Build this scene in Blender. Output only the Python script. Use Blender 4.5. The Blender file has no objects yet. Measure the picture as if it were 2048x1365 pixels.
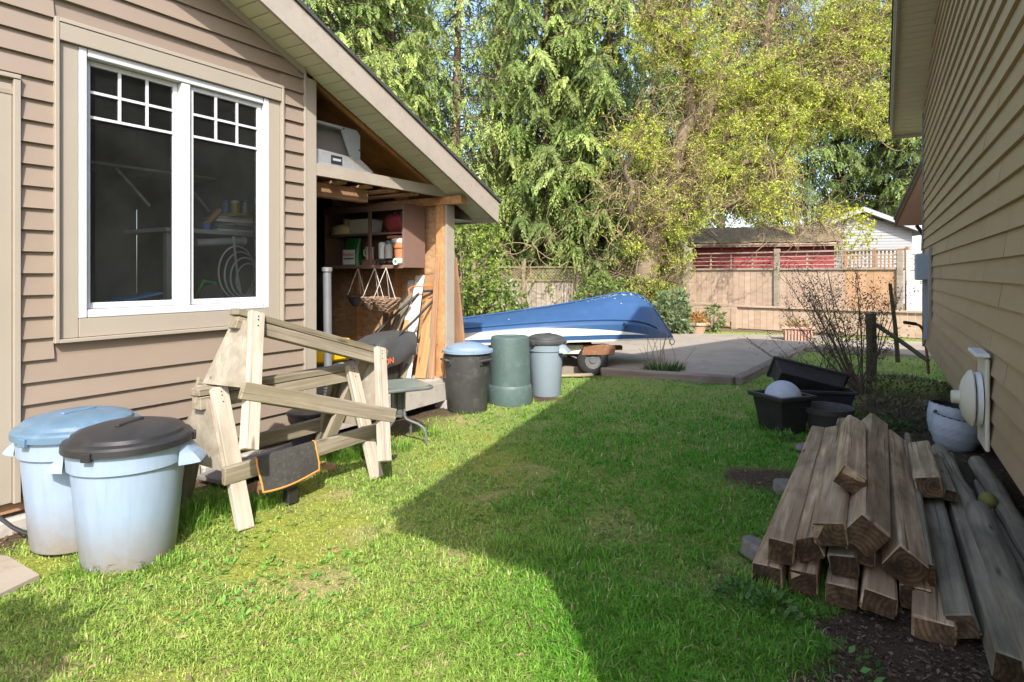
import bpy, bmesh, math, random
import numpy as np
from mathutils import Vector, Matrix, Euler
R = math.radians
random.seed(7)
rng = np.random.default_rng(11)
sc = bpy.context.scene
col = sc.collection

# ------------------------------------------------------------------ camera
F, HZ, CH = 1210.0, 548.0, 1.34          # focal length in 2048-wide pixels, horizon row, eye height
cam_d = bpy.data.cameras.new("camera")
cam_d.sensor_width = 36.0
cam_d.lens = 36.0 * F / 2048.0
cam_d.shift_y = -(682.5 - HZ) / 2048.0
cam_d.clip_start = 0.05
cam_d.clip_end = 2000
cam = bpy.data.objects.new("camera", cam_d)
col.objects.link(cam)
cam.location = (0, 0, CH)
cam.rotation_euler = (R(90), 0, 0)
sc.camera = cam

# ------------------------------------------------------------------ sky, sun, exposure
LX, LY, LM = -0.17, 0.985, 1.12          # light travels (LX, LY)*LM across per metre down
elev = math.atan(1.0 / LM)
world = bpy.data.worlds.new("World")
sc.world = world
world.use_nodes = True
wn = world.node_tree.nodes
wl = world.node_tree.links
bg = wn["Background"]
sky = wn.new("ShaderNodeTexSky")
sky.sky_type = 'NISHITA'
sky.sun_disc = False
sky.sun_elevation = elev
sky.sun_rotation = math.atan2(-LX, -LY)   # azimuth of the sun, clockwise from +Y
sky.air_density = 1.0
sky.dust_density = 2.0
sky.ozone_density = 1.0
wl.new(sky.outputs[0], bg.inputs[0])
bg.inputs[1].default_value = 0.15
sun_d = bpy.data.lights.new("sun", 'SUN')
sun_d.energy = 2.75
sun_d.angle = R(0.55)
sun_d.color = (1.0, 0.95, 0.86)
sun = bpy.data.objects.new("sun", sun_d)
col.objects.link(sun)
sun.rotation_euler = Vector((LX * LM, LY * LM, -1.0)).to_track_quat('-Z', 'Y').to_euler()
sun.location = (3, -10, 12)
vs = sc.view_settings
vs.view_transform = 'Standard'
vs.look = 'None'
vs.exposure = 1.5
vs.gamma = 1.0
vs.use_curve_mapping = False
try:
    sc.cycles.use_denoising = True
    sc.cycles.max_bounces = 8
    sc.cycles.transparent_max_bounces = 12
    sc.cycles.caustics_reflective = False
    sc.cycles.caustics_refractive = False
except Exception:
    pass

# ------------------------------------------------------------------ places
def px(u, v, d):                          # a photo position at depth d -> world point
    return Vector(((u - 1024) / F * d, d, CH - (v - HZ) / F * d))
def gp(u, v, z=0.0):                      # a photo position on a level plane
    d = (CH - z) * F / (v - HZ)
    return Vector(((u - 1024) / F * d, d, z))

# ------------------------------------------------------------------ object helpers
def props(o, label=None, cat=None, group=None, kind=None):
    if label: o["label"] = label
    if cat: o["category"] = cat
    if group: o["group"] = group
    if kind: o["kind"] = kind
    return o
def thing(name, label, cat, loc=(0, 0, 0), rotz=0.0, group=None, rot=None):
    o = bpy.data.objects.new(name, None)
    o.empty_display_size = 0.1
    col.objects.link(o)
    o.location = loc
    o.rotation_euler = rot if rot is not None else (0, 0, rotz)
    return props(o, label, cat, group)
def sub(name, parent):                    # an Empty that only groups the pieces of one part
    o = bpy.data.objects.new(name, None)
    o.empty_display_size = 0.05
    col.objects.link(o)
    o.parent = parent
    return o
def link_mesh(name, me, mat=None, parent=None, M=None):
    o = bpy.data.objects.new(name, me)
    if mat is not None and not me.materials:
        me.materials.append(mat)
    col.objects.link(o)
    if parent is not None:
        o.parent = parent
    if M is not None:
        o.matrix_local = M
    return o
def finish(me, smooth, angle=38):
    if smooth:
        me.polygons.foreach_set("use_smooth", [True] * len(me.polygons))
        me.set_sharp_from_angle(angle=R(angle))
    me.update()

class MB:
    def __init__(s):
        s.v = []; s.f = []
    def add(s, vs_, fs):
        n = len(s.v)
        s.v += [tuple(p) for p in vs_]
        s.f += [tuple(i + n for i in f) for f in fs]
        return s
    def hexa(s, p):                       # 8 points: bottom ring then top ring
        return s.add(p, [(3, 2, 1, 0), (4, 5, 6, 7), (0, 1, 5, 4), (1, 2, 6, 5), (2, 3, 7, 6), (3, 0, 4, 7)])
    def box(s, x0, x1, y0, y1, z0, z1):
        return s.hexa([(x0, y0, z0), (x1, y0, z0), (x1, y1, z0), (x0, y1, z0), (x0, y0, z1), (x1, y0, z1), (x1, y1, z1), (x0, y1, z1)])
    def prism(s, poly, y0, y1, axis='y'): # polygon in (x, z) pushed along y (or in (x, y) along z, or (y, z) along x)
        n = len(poly)
        m = {'y': lambda a, b, t: (a, t, b), 'z': lambda a, b, t: (a, b, t), 'x': lambda a, b, t: (t, a, b)}[axis]
        vs_ = [m(a, b, y0) for a, b in poly] + [m(a, b, y1) for a, b in poly]
        fs = [tuple(range(n)), tuple(range(2 * n - 1, n - 1, -1))]
        fs += [(i + n, (i + 1) % n + n, (i + 1) % n, i) for i in range(n)]
        return s.add(vs_, fs)
    def tube(s, pts, r, n=8, cap=True):
        pts = [Vector(p) for p in pts]
        rs = list(r) if hasattr(r, '__len__') else [r] * len(pts)
        ref = None
        vs_ = []; fs = []
        for i, p in enumerate(pts):
            t = (pts[min(i + 1, len(pts) - 1)] - pts[max(i - 1, 0)])
            t = t.normalized() if t.length > 1e-9 else Vector((0, 0, 1))
            if ref is None:
                ref = t.orthogonal().normalized()
            ref = (ref - t * ref.dot(t))
            ref = ref.normalized() if ref.length > 1e-6 else t.orthogonal().normalized()
            b = t.cross(ref)
            for k in range(n):
                a = 2 * math.pi * k / n
                vs_.append(p + (ref * math.cos(a) + b * math.sin(a)) * rs[i])
        for i in range(len(pts) - 1):
            for k in range(n):
                k2 = (k + 1) % n
                fs.append((i * n + k, i * n + k2, (i + 1) * n + k2, (i + 1) * n + k))
        if cap:
            fs.append(tuple(range(n - 1, -1, -1)))
            fs.append(tuple((len(pts) - 1) * n + k for k in range(n)))
        return s.add(vs_, fs)
    def lathe(s, prof, n=32, c=(0, 0, 0), sx=1.0, sy=1.0):
        vs_ = []; fs = []; ring = []
        for r, z in prof:
            if r < 1e-6:
                ring.append([len(vs_)]); vs_.append((c[0], c[1], c[2] + z))
            else:
                ring.append(list(range(len(vs_), len(vs_) + n)))
                vs_ += [(c[0] + sx * r * math.cos(2 * math.pi * k / n), c[1] + sy * r * math.sin(2 * math.pi * k / n), c[2] + z) for k in range(n)]
        for a, b in zip(ring, ring[1:]):
            for k in range(n):
                k2 = (k + 1) % n
                if len(a) == 1 and len(b) == 1: continue
                if len(a) == 1: fs.append((a[0], b[k2], b[k]))
                elif len(b) == 1: fs.append((a[k], a[k2], b[0]))
                else: fs.append((a[k], a[k2], b[k2], b[k]))
        return s.add(vs_, fs)
    def grid(s, P):                       # P: rows x cols of points
        n = len(P[0])
        return s.add([q for r in P for q in r], [(i * n + j, i * n + j + 1, (i + 1) * n + j + 1, (i + 1) * n + j) for i in range(len(P) - 1) for j in range(n - 1)])
    def mesh(s, name, smooth=False, angle=38):
        me = bpy.data.meshes.new(name)
        me.from_pydata(s.v, [], s.f)
        finish(me, smooth, angle)
        return me
    def obj(s, name, mat, parent=None, smooth=False, M=None, angle=38, bevel=0.0, fixn=False):
        me = s.mesh(name, smooth, angle)
        if bevel or fixn:
            bm = bmesh.new(); bm.from_mesh(me)
            if fixn:
                bmesh.ops.recalc_face_normals(bm, faces=bm.faces)
            if bevel:
                es = [e for e in bm.edges if len(e.link_faces) == 2 and e.calc_face_angle(0) > R(30)]
                bmesh.ops.bevel(bm, geom=es, offset=bevel, segments=1, affect='EDGES')
            bm.to_mesh(me); bm.free()
            finish(me, smooth, angle)
        return link_mesh(name, me, mat, parent, M)

def frame(p0, p1, up=(0, 0, 1), roll=0.0):
    p0 = Vector(p0); p1 = Vector(p1)
    x = (p1 - p0).normalized()
    up = Vector(up)
    if abs(x.dot(up.normalized())) > 0.98:
        up = Vector((0, 1, 0)) if abs(x.y) < 0.9 else Vector((1, 0, 0))
    y = up.cross(x).normalized()
    z = x.cross(y)
    M = Matrix((x, y, z)).transposed().to_4x4()
    M.translation = (p0 + p1) / 2
    return M @ Matrix.Rotation(roll, 4, 'X')
def plank(name, p0, p1, w, h, mat, parent=None, up=(0, 0, 1), roll=0.0, bev=0.004, jit=0.0):
    L = (Vector(p1) - Vector(p0)).length
    m = MB().box(-L / 2, L / 2, -w / 2, w / 2, -h / 2, h / 2)
    if jit:
        m.v = [(x + random.uniform(-jit, jit) * 2, y + random.uniform(-jit, jit), z + random.uniform(-jit, jit)) for x, y, z in m.v]
    return m.obj(name, mat, parent, M=frame(p0, p1, up, roll), bevel=bev)

# ------------------------------------------------------------------ materials
MATS = {}
class NT:
    def __init__(s, name):
        s.m = bpy.data.materials.new(name)
        s.m.use_nodes = True
        s.n = s.m.node_tree.nodes; s.l = s.m.node_tree.links
        s.p = s.n["Principled BSDF"]; s.out = s.n["Material Output"]
        MATS[name] = s.m
    def node(s, t, **kw):
        nd = s.n.new(t)
        for k, v in kw.items():
            setattr(nd, k, v)
        return nd
    def link(s, a, b): s.l.new(a, b)
    def coord(s, scale=(1, 1, 1), kind='Object', rnd=True):
        tc = s.node("ShaderNodeTexCoord")
        mp = s.node("ShaderNodeMapping")
        mp.inputs['Scale'].default_value = scale
        s.link(tc.outputs[kind], mp.inputs['Vector'])
        if rnd and kind == 'Object':
            oi = s.node("ShaderNodeObjectInfo")
            mu = s.node("ShaderNodeMath", operation='MULTIPLY'); mu.inputs[1].default_value = 37.0
            s.link(oi.outputs['Random'], mu.inputs[0])
            s.link(mu.outputs[0], mp.inputs['Location'])
        return mp.outputs[0]
    def noise(s, vec, scale, detail=4, rough=0.6, dist=0.0):
        nd = s.node("ShaderNodeTexNoise")
        nd.inputs['Scale'].default_value = scale
        nd.inputs['Detail'].default_value = detail
        nd.inputs['Roughness'].default_value = rough
        nd.inputs['Distortion'].default_value = dist
        s.link(vec, nd.inputs['Vector'])
        return nd.outputs[0]
    def ramp(s, fac, stops):
        nd = s.node("ShaderNodeValToRGB")
        e = nd.color_ramp.elements
        while len(e) < len(stops): e.new(0.5)
        for el, (p, c) in zip(e, stops):
            el.position = p
            el.color = (*c, 1) if len(c) == 3 else c
        s.link(fac, nd.inputs[0])
        return nd.outputs[0]
    def mix(s, fac, a, b, mode='MIX'):
        nd = s.node("ShaderNodeMix", data_type='RGBA', blend_type=mode)
        for sock, val in ((nd.inputs[0], fac), (nd.inputs[6], a), (nd.inputs[7], b)):
            if hasattr(val, 'links') or hasattr(val, 'is_linked'): s.link(val, sock)
            elif isinstance(val, (int, float)): sock.default_value = val
            else: sock.default_value = (*val, 1)
        return nd.outputs[2]
    def bump(s, h, strength=0.3, dist=0.01):
        nd = s.node("ShaderNodeBump")
        nd.inputs['Strength'].default_value = strength
        nd.inputs['Distance'].default_value = dist
        s.link(h, nd.inputs['Height'])
        s.link(nd.outputs[0], s.p.inputs['Normal'])
    def base(s, c):
        if isinstance(c, tuple): s.p.inputs['Base Color'].default_value = (*c, 1)
        else: s.link(c, s.p.inputs['Base Color'])
    def set(s, rough=0.6, metal=0.0, spec=0.5):
        s.p.inputs['Roughness'].default_value = rough
        s.p.inputs['Metallic'].default_value = metal
        s.p.inputs['Specular IOR Level'].default_value = spec
        return s
    def randval(s, c, amt):               # each object a touch lighter or darker
        oi = s.node("ShaderNodeObjectInfo")
        mr = s.node("ShaderNodeMapRange")
        mr.inputs[3].default_value = 1 - amt; mr.inputs[4].default_value = 1 + amt
        s.link(oi.outputs['Random'], mr.inputs[0])
        hs = s.node("ShaderNodeHueSaturation")
        s.link(mr.outputs[0], hs.inputs['Value'])
        s.link(c, hs.inputs['Color'])
        return hs.outputs[0]

def mulc(c, f): return tuple(x * f for x in c)

def paint(name, c, rough=0.55, var=0.12, scale=6.0, bump=0.05, dirt=None, rnd=0.0, spec=0.4, metal=0.0, speck=0.0):
    t = NT(name)
    v = t.coord()
    n = t.noise(v, scale, 5, 0.65)
    c_ = t.ramp(n, [(0.25, mulc(c, 1 - var)), (0.5, c), (0.78, mulc(c, 1 + var * 0.7))])
    if dirt:
        n2 = t.noise(v, scale * 2.7, 6, 0.75)
        f = t.ramp(n2, [(0.52, (0, 0, 0)), (0.72, (1, 1, 1))])
        c_ = t.mix(f, c_, dirt)
    if speck:
        n3 = t.noise(v, 160, 2, 0.5)
        c_ = t.mix(t.ramp(n3, [(0.62, (0, 0, 0)), (0.7, (speck,) * 3)]), c_, mulc(c, 0.4))
    if rnd: c_ = t.randval(c_, rnd)
    t.base(c_)
    t.set(rough, metal, spec)
    if bump:
        t.bump(t.noise(v, scale * 9, 4, 0.6), bump, 0.004)
    return t.m

def wood(name, c1, c2, grain=26, rough=0.75, rnd=0.18, bump=0.35, dark=None, knots=True, stretch=1.6, cracks=0.0):
    t = NT(name)
    v = t.coord((stretch, grain, grain))
    n = t.noise(v, 1.0, 6, 0.62, 0.6)
    c_ = t.ramp(n, [(0.28, c1), (0.5, tuple((a + b) / 2 for a, b in zip(c1, c2))), (0.68, c2)])
    vb = t.coord((1.2, 3, 3))
    n2 = t.noise(vb, 1.6, 4, 0.6)
    c_ = t.mix(t.ramp(n2, [(0.45, (0, 0, 0)), (0.75, (0.75, 0.75, 0.75))]), c_, dark or mulc(c1, 0.55))
    if knots:
        vo = t.node("ShaderNodeTexVoronoi")
        vo.inputs['Scale'].default_value = 1.0
        t.link(t.coord((2.1, 9, 9)), vo.inputs['Vector'])
        f = t.ramp(vo.outputs['Distance'], [(0.05, (0.8,) * 3), (0.13, (0, 0, 0))])
        c_ = t.mix(f, c_, mulc(c1, 0.35))
    if cracks:
        nc = t.noise(t.coord((0.9, grain * 2.4, grain * 2.4)), 1.0, 3, 0.55, 0.3)
        c_ = t.mix(t.ramp(nc, [(0.60, (0, 0, 0)), (0.66, (cracks,) * 3)]), c_, mulc(c1, 0.22))
    c_ = t.randval(c_, rnd)
    t.base(c_)
    t.set(rough, 0, 0.25)
    t.bump(n, bump, 0.004)
    return t.m

paint('siding_tan', (0.245, 0.192, 0.15), 0.5, 0.05, 2.2, 0.03, rnd=0.03)
paint('siding_olive', (0.385, 0.275, 0.165), 0.5, 0.1, 3.0, 0.08, rnd=0.06)
paint('trim_tan', (0.315, 0.275, 0.225), 0.5, 0.05, 3.0, 0.05, rnd=0.02)
paint('trim_dusty', (0.34, 0.295, 0.245), 0.6, 0.1, 5.0, 0.1, dirt=(0.28, 0.24, 0.195), rnd=0.02)
paint('vinyl_white', (0.54, 0.55, 0.57), 0.35, 0.03, 3.0, 0.0)
paint('soffit_cream', (0.56, 0.54, 0.42), 0.5, 0.06, 5.0, 0.0, rnd=0.03)
paint('soffit_shade', (0.62, 0.57, 0.46), 0.5, 0.06, 5.0, 0.0, rnd=0.02)
paint('shingle_dark', (0.055, 0.055, 0.055), 0.9, 0.4, 20.0, 0.5)
paint('shingle_grey', (0.24, 0.24, 0.25), 0.9, 0.3, 14.0, 0.5)
paint('dark_void', (0.012, 0.012, 0.013), 0.9, 0.3, 4.0, 0.0)  # near-black: the gloom of bay and crawl space put into the colour
paint('room_wall', (0.27, 0.27, 0.24), 0.9, 0.2, 2.0, 0.0)
paint('concrete', (0.40, 0.37, 0.33), 0.9, 0.18, 3.0, 0.3, dirt=(0.28, 0.25, 0.21), speck=0.3)
paint('concrete_pad', (0.29, 0.245, 0.195), 0.9, 0.2, 1.3, 0.3, dirt=(0.20, 0.165, 0.128), speck=0.3)
paint('bin_blue', (0.33, 0.42, 0.53), 0.42, 0.05, 3.0, 0.06, spec=0.4)
paint('bin_black', (0.035, 0.035, 0.037), 0.45, 0.3, 4.0, 0.1, dirt=(0.09, 0.085, 0.08))
paint('lid_black', (0.022, 0.022, 0.024), 0.4, 0.25, 3.0, 0.08, dirt=(0.036, 0.034, 0.032))
paint('lid_blue', (0.095, 0.165, 0.24), 0.4, 0.2, 4.0, 0.08, dirt=(0.14, 0.21, 0.28))
paint('lid_pale', (0.19, 0.265, 0.36), 0.45, 0.15, 6.0, 0.08, dirt=(0.25, 0.30, 0.34))
paint('bin_grey', (0.23, 0.285, 0.33), 0.45, 0.08, 4.0, 0.05)
paint('can_green', (0.075, 0.115, 0.11), 0.5, 0.15, 5.0, 0.1, dirt=(0.12, 0.155, 0.145))
paint('can_charcoal', (0.055, 0.055, 0.056), 0.55, 0.3, 4.0, 0.15, dirt=(0.11, 0.10, 0.09))
paint('planter_black', (0.022, 0.021, 0.021), 0.5, 0.3, 6.0, 0.1, dirt=(0.045, 0.04, 0.036))
paint('planter_brown', (0.05, 0.043, 0.04), 0.6, 0.3, 6.0, 0.1, dirt=(0.08, 0.07, 0.06))
paint('speckled_stone', (0.42, 0.45, 0.5), 0.6, 0.12, 16.0, 0.3, speck=0.5)
paint('glaze_white', (0.55, 0.57, 0.58), 0.3, 0.1, 8.0, 0.0)
paint('vent_cream', (0.66, 0.62, 0.5), 0.4, 0.06, 6.0, 0.0)
paint('vent_white', (0.78, 0.78, 0.76), 0.35, 0.04, 6.0, 0.0)
paint('metal_black', (0.02, 0.02, 0.021), 0.4, 0.2, 8.0, 0.0, spec=0.5)
paint('metal_grey', (0.16, 0.165, 0.17), 0.4, 0.15, 8.0, 0.0, metal=0.3)
paint('metal_box', (0.33, 0.37, 0.40), 0.45, 0.08, 8.0, 0.0)
paint('aluminium', (0.62, 0.63, 0.65), 0.42, 0.15, 30.0, 0.5, metal=0.75)
paint('board_grey', (0.20, 0.185, 0.17), 0.85, 0.15, 4.0, 0.1)
paint('galvanised', (0.28, 0.29, 0.31), 0.45, 0.15, 14.0, 0.1, metal=0.5)
paint('rust', (0.22, 0.10, 0.05), 0.9, 0.3, 9.0, 0.3, dirt=(0.30, 0.23, 0.16))
paint('rubber', (0.02, 0.02, 0.02), 0.8, 0.3, 12.0, 0.2, dirt=(0.07, 0.06, 0.05))
paint('terracotta', (0.50, 0.20, 0.09), 0.8, 0.15, 8.0, 0.1)
paint('terracotta_pale', (0.50, 0.31, 0.23), 0.85, 0.2, 8.0, 0.2, dirt=(0.55, 0.45, 0.37))
paint('cabinet_brown', (0.21, 0.13, 0.105), 0.5, 0.12, 4.0, 0.05)
paint('fabric_black', (0.05, 0.047, 0.043), 0.95, 0.3, 18.0, 0.4, dirt=(0.10, 0.088, 0.075))
paint('bag_grey', (0.055, 0.057, 0.06), 0.85, 0.2, 12.0, 0.2)
paint('hem_orange', (0.55, 0.24, 0.06), 0.8, 0.1, 20.0, 0.0)
paint('text_orange', (0.85, 0.16, 0.02), 0.7, 0.05, 20.0, 0.0)
paint('text_red', (0.55, 0.04, 0.03), 0.7, 0.05, 20.0, 0.0)
paint('text_yellow', (0.55, 0.62, 0.05), 0.7, 0.05, 20.0, 0.0)
paint('yellow_plastic', (0.75, 0.44, 0.01), 0.4, 0.08, 8.0, 0.0)
paint('cloth_red', (0.22, 0.035, 0.04), 0.85, 0.25, 10.0, 0.2)
paint('bag_green', (0.015, 0.12, 0.03), 0.35, 0.35, 14.0, 0.3)
paint('paper_white', (0.66, 0.68, 0.68), 0.7, 0.08, 10.0, 0.0)
paint('cream_ceramic', (0.56, 0.47, 0.32), 0.5, 0.1, 8.0, 0.0)
paint('wicker', (0.23, 0.15, 0.10), 0.85, 0.35, 26.0, 0.5, dirt=(0.34, 0.25, 0.18))
paint('wicker_dark', (0.06, 0.05, 0.045), 0.9, 0.3, 26.0, 0.5)
paint('rope', (0.5, 0.47, 0.43), 0.9, 0.2, 40.0, 0.0)
paint('glass_table', (0.16, 0.20, 0.17), 0.25, 0.12, 6.0, 0.0, dirt=(0.22, 0.25, 0.2))
paint('boat_blue', (0.03, 0.08, 0.19), 0.42, 0.12, 3.0, 0.05, dirt=(0.045, 0.10, 0.20), spec=0.4)
paint('boat_white', (0.70, 0.70, 0.64), 0.5, 0.05, 3.0, 0.05, dirt=(0.58, 0.56, 0.48))
paint('boat_cream', (0.62, 0.58, 0.46), 0.6, 0.15, 5.0, 0.05)
paint('shed_red', (0.30, 0.05, 0.055), 0.7, 0.2, 3.0, 0.1, dirt=(0.33, 0.10, 0.10), rnd=0.1)
paint('moss_roof', (0.21, 0.155, 0.09), 0.95, 0.35, 5.0, 0.8, dirt=(0.25, 0.22, 0.09))
paint('house_white', (0.31, 0.32, 0.335), 0.6, 0.03, 2.0, 0.0)
paint('house_beige', (0.52, 0.40, 0.31), 0.7, 0.05, 2.0, 0.0)
paint('bark_cedar', (0.15, 0.10, 0.075), 0.95, 0.35, 9.0, 0.8)
paint('bark_willow', (0.19, 0.14, 0.095), 0.95, 0.3, 7.0, 0.8, dirt=(0.15, 0.14, 0.06))
paint('twig_tan', (0.24, 0.175, 0.10), 0.9, 0.25, 5.0, 0.0)
paint('twig_dark', (0.13, 0.085, 0.06), 0.9, 0.3, 8.0, 0.0)
paint('mossy_post', (0.11, 0.095, 0.045), 0.95, 0.4, 9.0, 0.6, dirt=(0.06, 0.05, 0.035))
paint('soil', (0.055, 0.042, 0.032), 0.95, 0.4, 14.0, 0.8)
paint('rock', (0.2, 0.185, 0.155), 0.95, 0.35, 18.0, 0.9, speck=0.6)
paint('orange_plant', (0.42, 0.17, 0.04), 0.9, 0.2, 5.0, 0.0)
paint('tool_green', (0.05, 0.38, 0.06), 0.45, 0.15, 8.0, 0.0)
paint('tray_blue', (0.10, 0.26, 0.62), 0.4, 0.1, 8.0, 0.0)
paint('bench_grey', (0.42, 0.42, 0.40), 0.7, 0.1, 5.0, 0.0)
paint('jar_amber', (0.45, 0.36, 0.10), 0.3, 0.2, 8.0, 0.0)
paint('cable_white', (0.62, 0.63, 0.63), 0.6, 0.1, 8.0, 0.0)
paint('wood_scrap', (0.42, 0.23, 0.11), 0.8, 0.2, 8.0, 0.0)
paint('board_pale', (0.62, 0.60, 0.57), 0.7, 0.12, 5.0, 0.05)
paint('fruit_yellow', (0.22, 0.20, 0.05), 0.7, 0.2, 20.0, 0.1)
paint('pebble', (0.13, 0.11, 0.09), 0.95, 0.4, 30.0, 0.4, rnd=0.4)

wood('wood_weathered', (0.17, 0.143, 0.102), (0.32, 0.278, 0.21), 30, rnd=0.14, dark=(0.14, 0.115, 0.06), cracks=0.6)
wood('wood_sunbleached', (0.33, 0.28, 0.22), (0.48, 0.43, 0.36), 34, rnd=0.10, dark=(0.23, 0.195, 0.145), cracks=0.45)
wood('wood_ply', (0.22, 0.192, 0.15), (0.38, 0.338, 0.275), 12, rnd=0.08, dark=(0.20, 0.165, 0.115), stretch=3.5)
wood('timber_old', (0.26, 0.165, 0.088), (0.64, 0.475, 0.30), 24, rnd=0.25, dark=(0.11, 0.066, 0.035), bump=0.6, cracks=0.75)
t = NT('timber_end')                      # sawn end: growth rings round an off-centre heart
wv = t.node("ShaderNodeTexWave", wave_type='RINGS', rings_direction='X'); wv.inputs['Scale'].default_value = 17; wv.inputs['Distortion'].default_value = 2.5; wv.inputs['Detail'].default_value = 3
tc_ = t.coord((1, 1, 1), rnd=False); ad_ = t.node("ShaderNodeVectorMath", operation='ADD'); oi_ = t.node("ShaderNodeObjectInfo"); cx_ = t.node("ShaderNodeCombineXYZ")
for s_i, (mu_, of_) in enumerate(((3.0, 0.0), (7.0, 0.3))):
    f1_ = t.node("ShaderNodeMath", operation='MULTIPLY_ADD'); f1_.inputs[1].default_value = mu_; f1_.inputs[2].default_value = of_; t.link(oi_.outputs['Random'], f1_.inputs[0])
    f2_ = t.node("ShaderNodeMath", operation='FRACT'); t.link(f1_.outputs[0], f2_.inputs[0])
    f3_ = t.node("ShaderNodeMath", operation='MULTIPLY_ADD'); f3_.inputs[1].default_value = .16; f3_.inputs[2].default_value = -.08; t.link(f2_.outputs[0], f3_.inputs[0])
    t.link(f3_.outputs[0], cx_.inputs[s_i + 1])
t.link(cx_.outputs[0], ad_.inputs[1])
t.link(tc_, ad_.inputs[0]); t.link(ad_.outputs[0], wv.inputs['Vector'])
c_ = t.ramp(wv.outputs[0], [(.15, (.115, .068, .037)), (.8, (.175, .108, .06))])
c_ = t.mix(t.ramp(t.noise(t.coord(), 14, 5, .7), [(.36, (0, 0, 0)), (.6, (.9, .9, .9))]), c_, (.04, .026, .017))
t.base(t.randval(c_, .4)); t.set(.9, 0, .1); t.bump(t.noise(t.coord(), 60, 4), .4, .004)
wood('board_greyed', (0.17, 0.135, 0.085), (0.42, 0.35, 0.24), 24, rnd=0.15, cracks=0.6, dark=(0.08, 0.075, 0.05))
wood('wood_raw', (0.40, 0.20, 0.085), (0.58, 0.32, 0.15), 22, rnd=0.12, dark=(0.30, 0.145, 0.06))
wood('wood_stained', (0.30, 0.16, 0.085), (0.42, 0.25, 0.15), 20, rnd=0.16, dark=(0.2, 0.11, 0.07))
wood('plywood_brown', (0.27, 0.125, 0.042), (0.42, 0.21, 0.08), 9, rnd=0.08, dark=(0.17, 0.08, 0.03), stretch=2.5, knots=False)
wood('fence_tan', (0.34, 0.243, 0.172), (0.47, 0.35, 0.26), 16, rnd=0.10, dark=(0.32, 0.235, 0.17), knots=False)
wood('fence_orange', (0.36, 0.215, 0.115), (0.47, 0.30, 0.175), 16, rnd=0.08, dark=(0.40, 0.22, 0.11), knots=False)
wood('fence_grey', (0.26, 0.215, 0.165), (0.40, 0.34, 0.27), 18, rnd=0.14, dark=(0.16, 0.15, 0.09), knots=False)
wood('fence_mossy', (0.15, 0.125, 0.07), (0.26, 0.215, 0.13), 18, rnd=0.15, dark=(0.10, 0.10, 0.045), knots=False)
wood('edging', (0.16, 0.125, 0.10), (0.27, 0.22, 0.18), 18, rnd=0.15, dark=(0.09, 0.07, 0.06))

# oriented strand board
t = NT('osb')
vo = t.node("ShaderNodeTexVoronoi"); vo.inputs['Scale'].default_value = 1.0
t.link(t.coord((16, 16, 34)), vo.inputs['Vector'])
c_ = t.mix(t.ramp(vo.outputs['Color'], [(0.1, (0, 0, 0)), (0.9, (1, 1, 1))]), (0.36, 0.20, 0.10), (0.54, 0.34, 0.19))
c_ = t.mix(t.ramp(t.noise(t.coord((1, 1, 1)), 5, 4), [(0.4, (0, 0, 0)), (0.7, (0.6, 0.6, 0.6))]), c_, (0.28, 0.16, 0.09))
t.base(c_); t.set(0.8, 0, 0.2)

# window glass, dust on it, and a faint haze painted for its sheen
t = NT('glass')
tr = t.node("ShaderNodeBsdfTransparent"); tr.inputs[0].default_value = (0.88, 0.94, 0.93, 1)
gl = t.node("ShaderNodeBsdfGlossy"); gl.inputs['Roughness'].default_value = 0.02
df = t.node("ShaderNodeBsdfDiffuse"); df.inputs[0].default_value = (0.5, 0.52, 0.5, 1)
fr = t.node("ShaderNodeFresnel"); fr.inputs[0].default_value = 1.5
m1 = t.node("ShaderNodeMixShader"); m2 = t.node("ShaderNodeMixShader")
t.link(fr.outputs[0], m1.inputs[0]); t.link(tr.outputs[0], m1.inputs[1]); t.link(gl.outputs[0], m1.inputs[2])
v = t.coord()
f1 = t.ramp(t.noise(v, 3, 5, 0.7), [(0.35, (0.01,) * 3), (0.75, (0.03,) * 3)])
f2 = t.ramp(t.noise(v, 70, 3, 0.6), [(0.74, (0, 0, 0)), (0.79, (0.3,) * 3)])
t.link(t.mix(1.0, f1, f2, 'ADD'), m2.inputs[0]); t.link(m1.outputs[0], m2.inputs[1]); t.link(df.outputs[0], m2.inputs[2])
t.link(m2.outputs[0], t.out.inputs[0])

# leaves and blades carry their own colour
def leaf(name, trans=0.4, rough=0.55, gain=1.0):
    t = NT(name)
    at = t.node("ShaderNodeAttribute"); at.attribute_name = "Col"
    g = t.node("ShaderNodeMix", data_type='RGBA', blend_type='MULTIPLY'); g.inputs[0].default_value = 1
    g.inputs[7].default_value = (gain, gain, gain, 1)
    t.link(at.outputs[0], g.inputs[6])
    t.link(g.outputs[2], t.p.inputs['Base Color'])
    t.set(rough, 0, 0.3)
    tl = t.node("ShaderNodeBsdfTranslucent"); t.link(g.outputs[2], tl.inputs[0])
    mx = t.node("ShaderNodeMixShader"); mx.inputs[0].default_value = trans
    t.link(t.p.outputs[0], mx.inputs[1]); t.link(tl.outputs[0], mx.inputs[2]); t.link(mx.outputs[0], t.out.inputs[0])
    return t.m
leaf('leaf', 0.25)
leaf('blade', 0.35, 0.6)
leaf('leaf_glossy', 0.25, 0.35)

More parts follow.
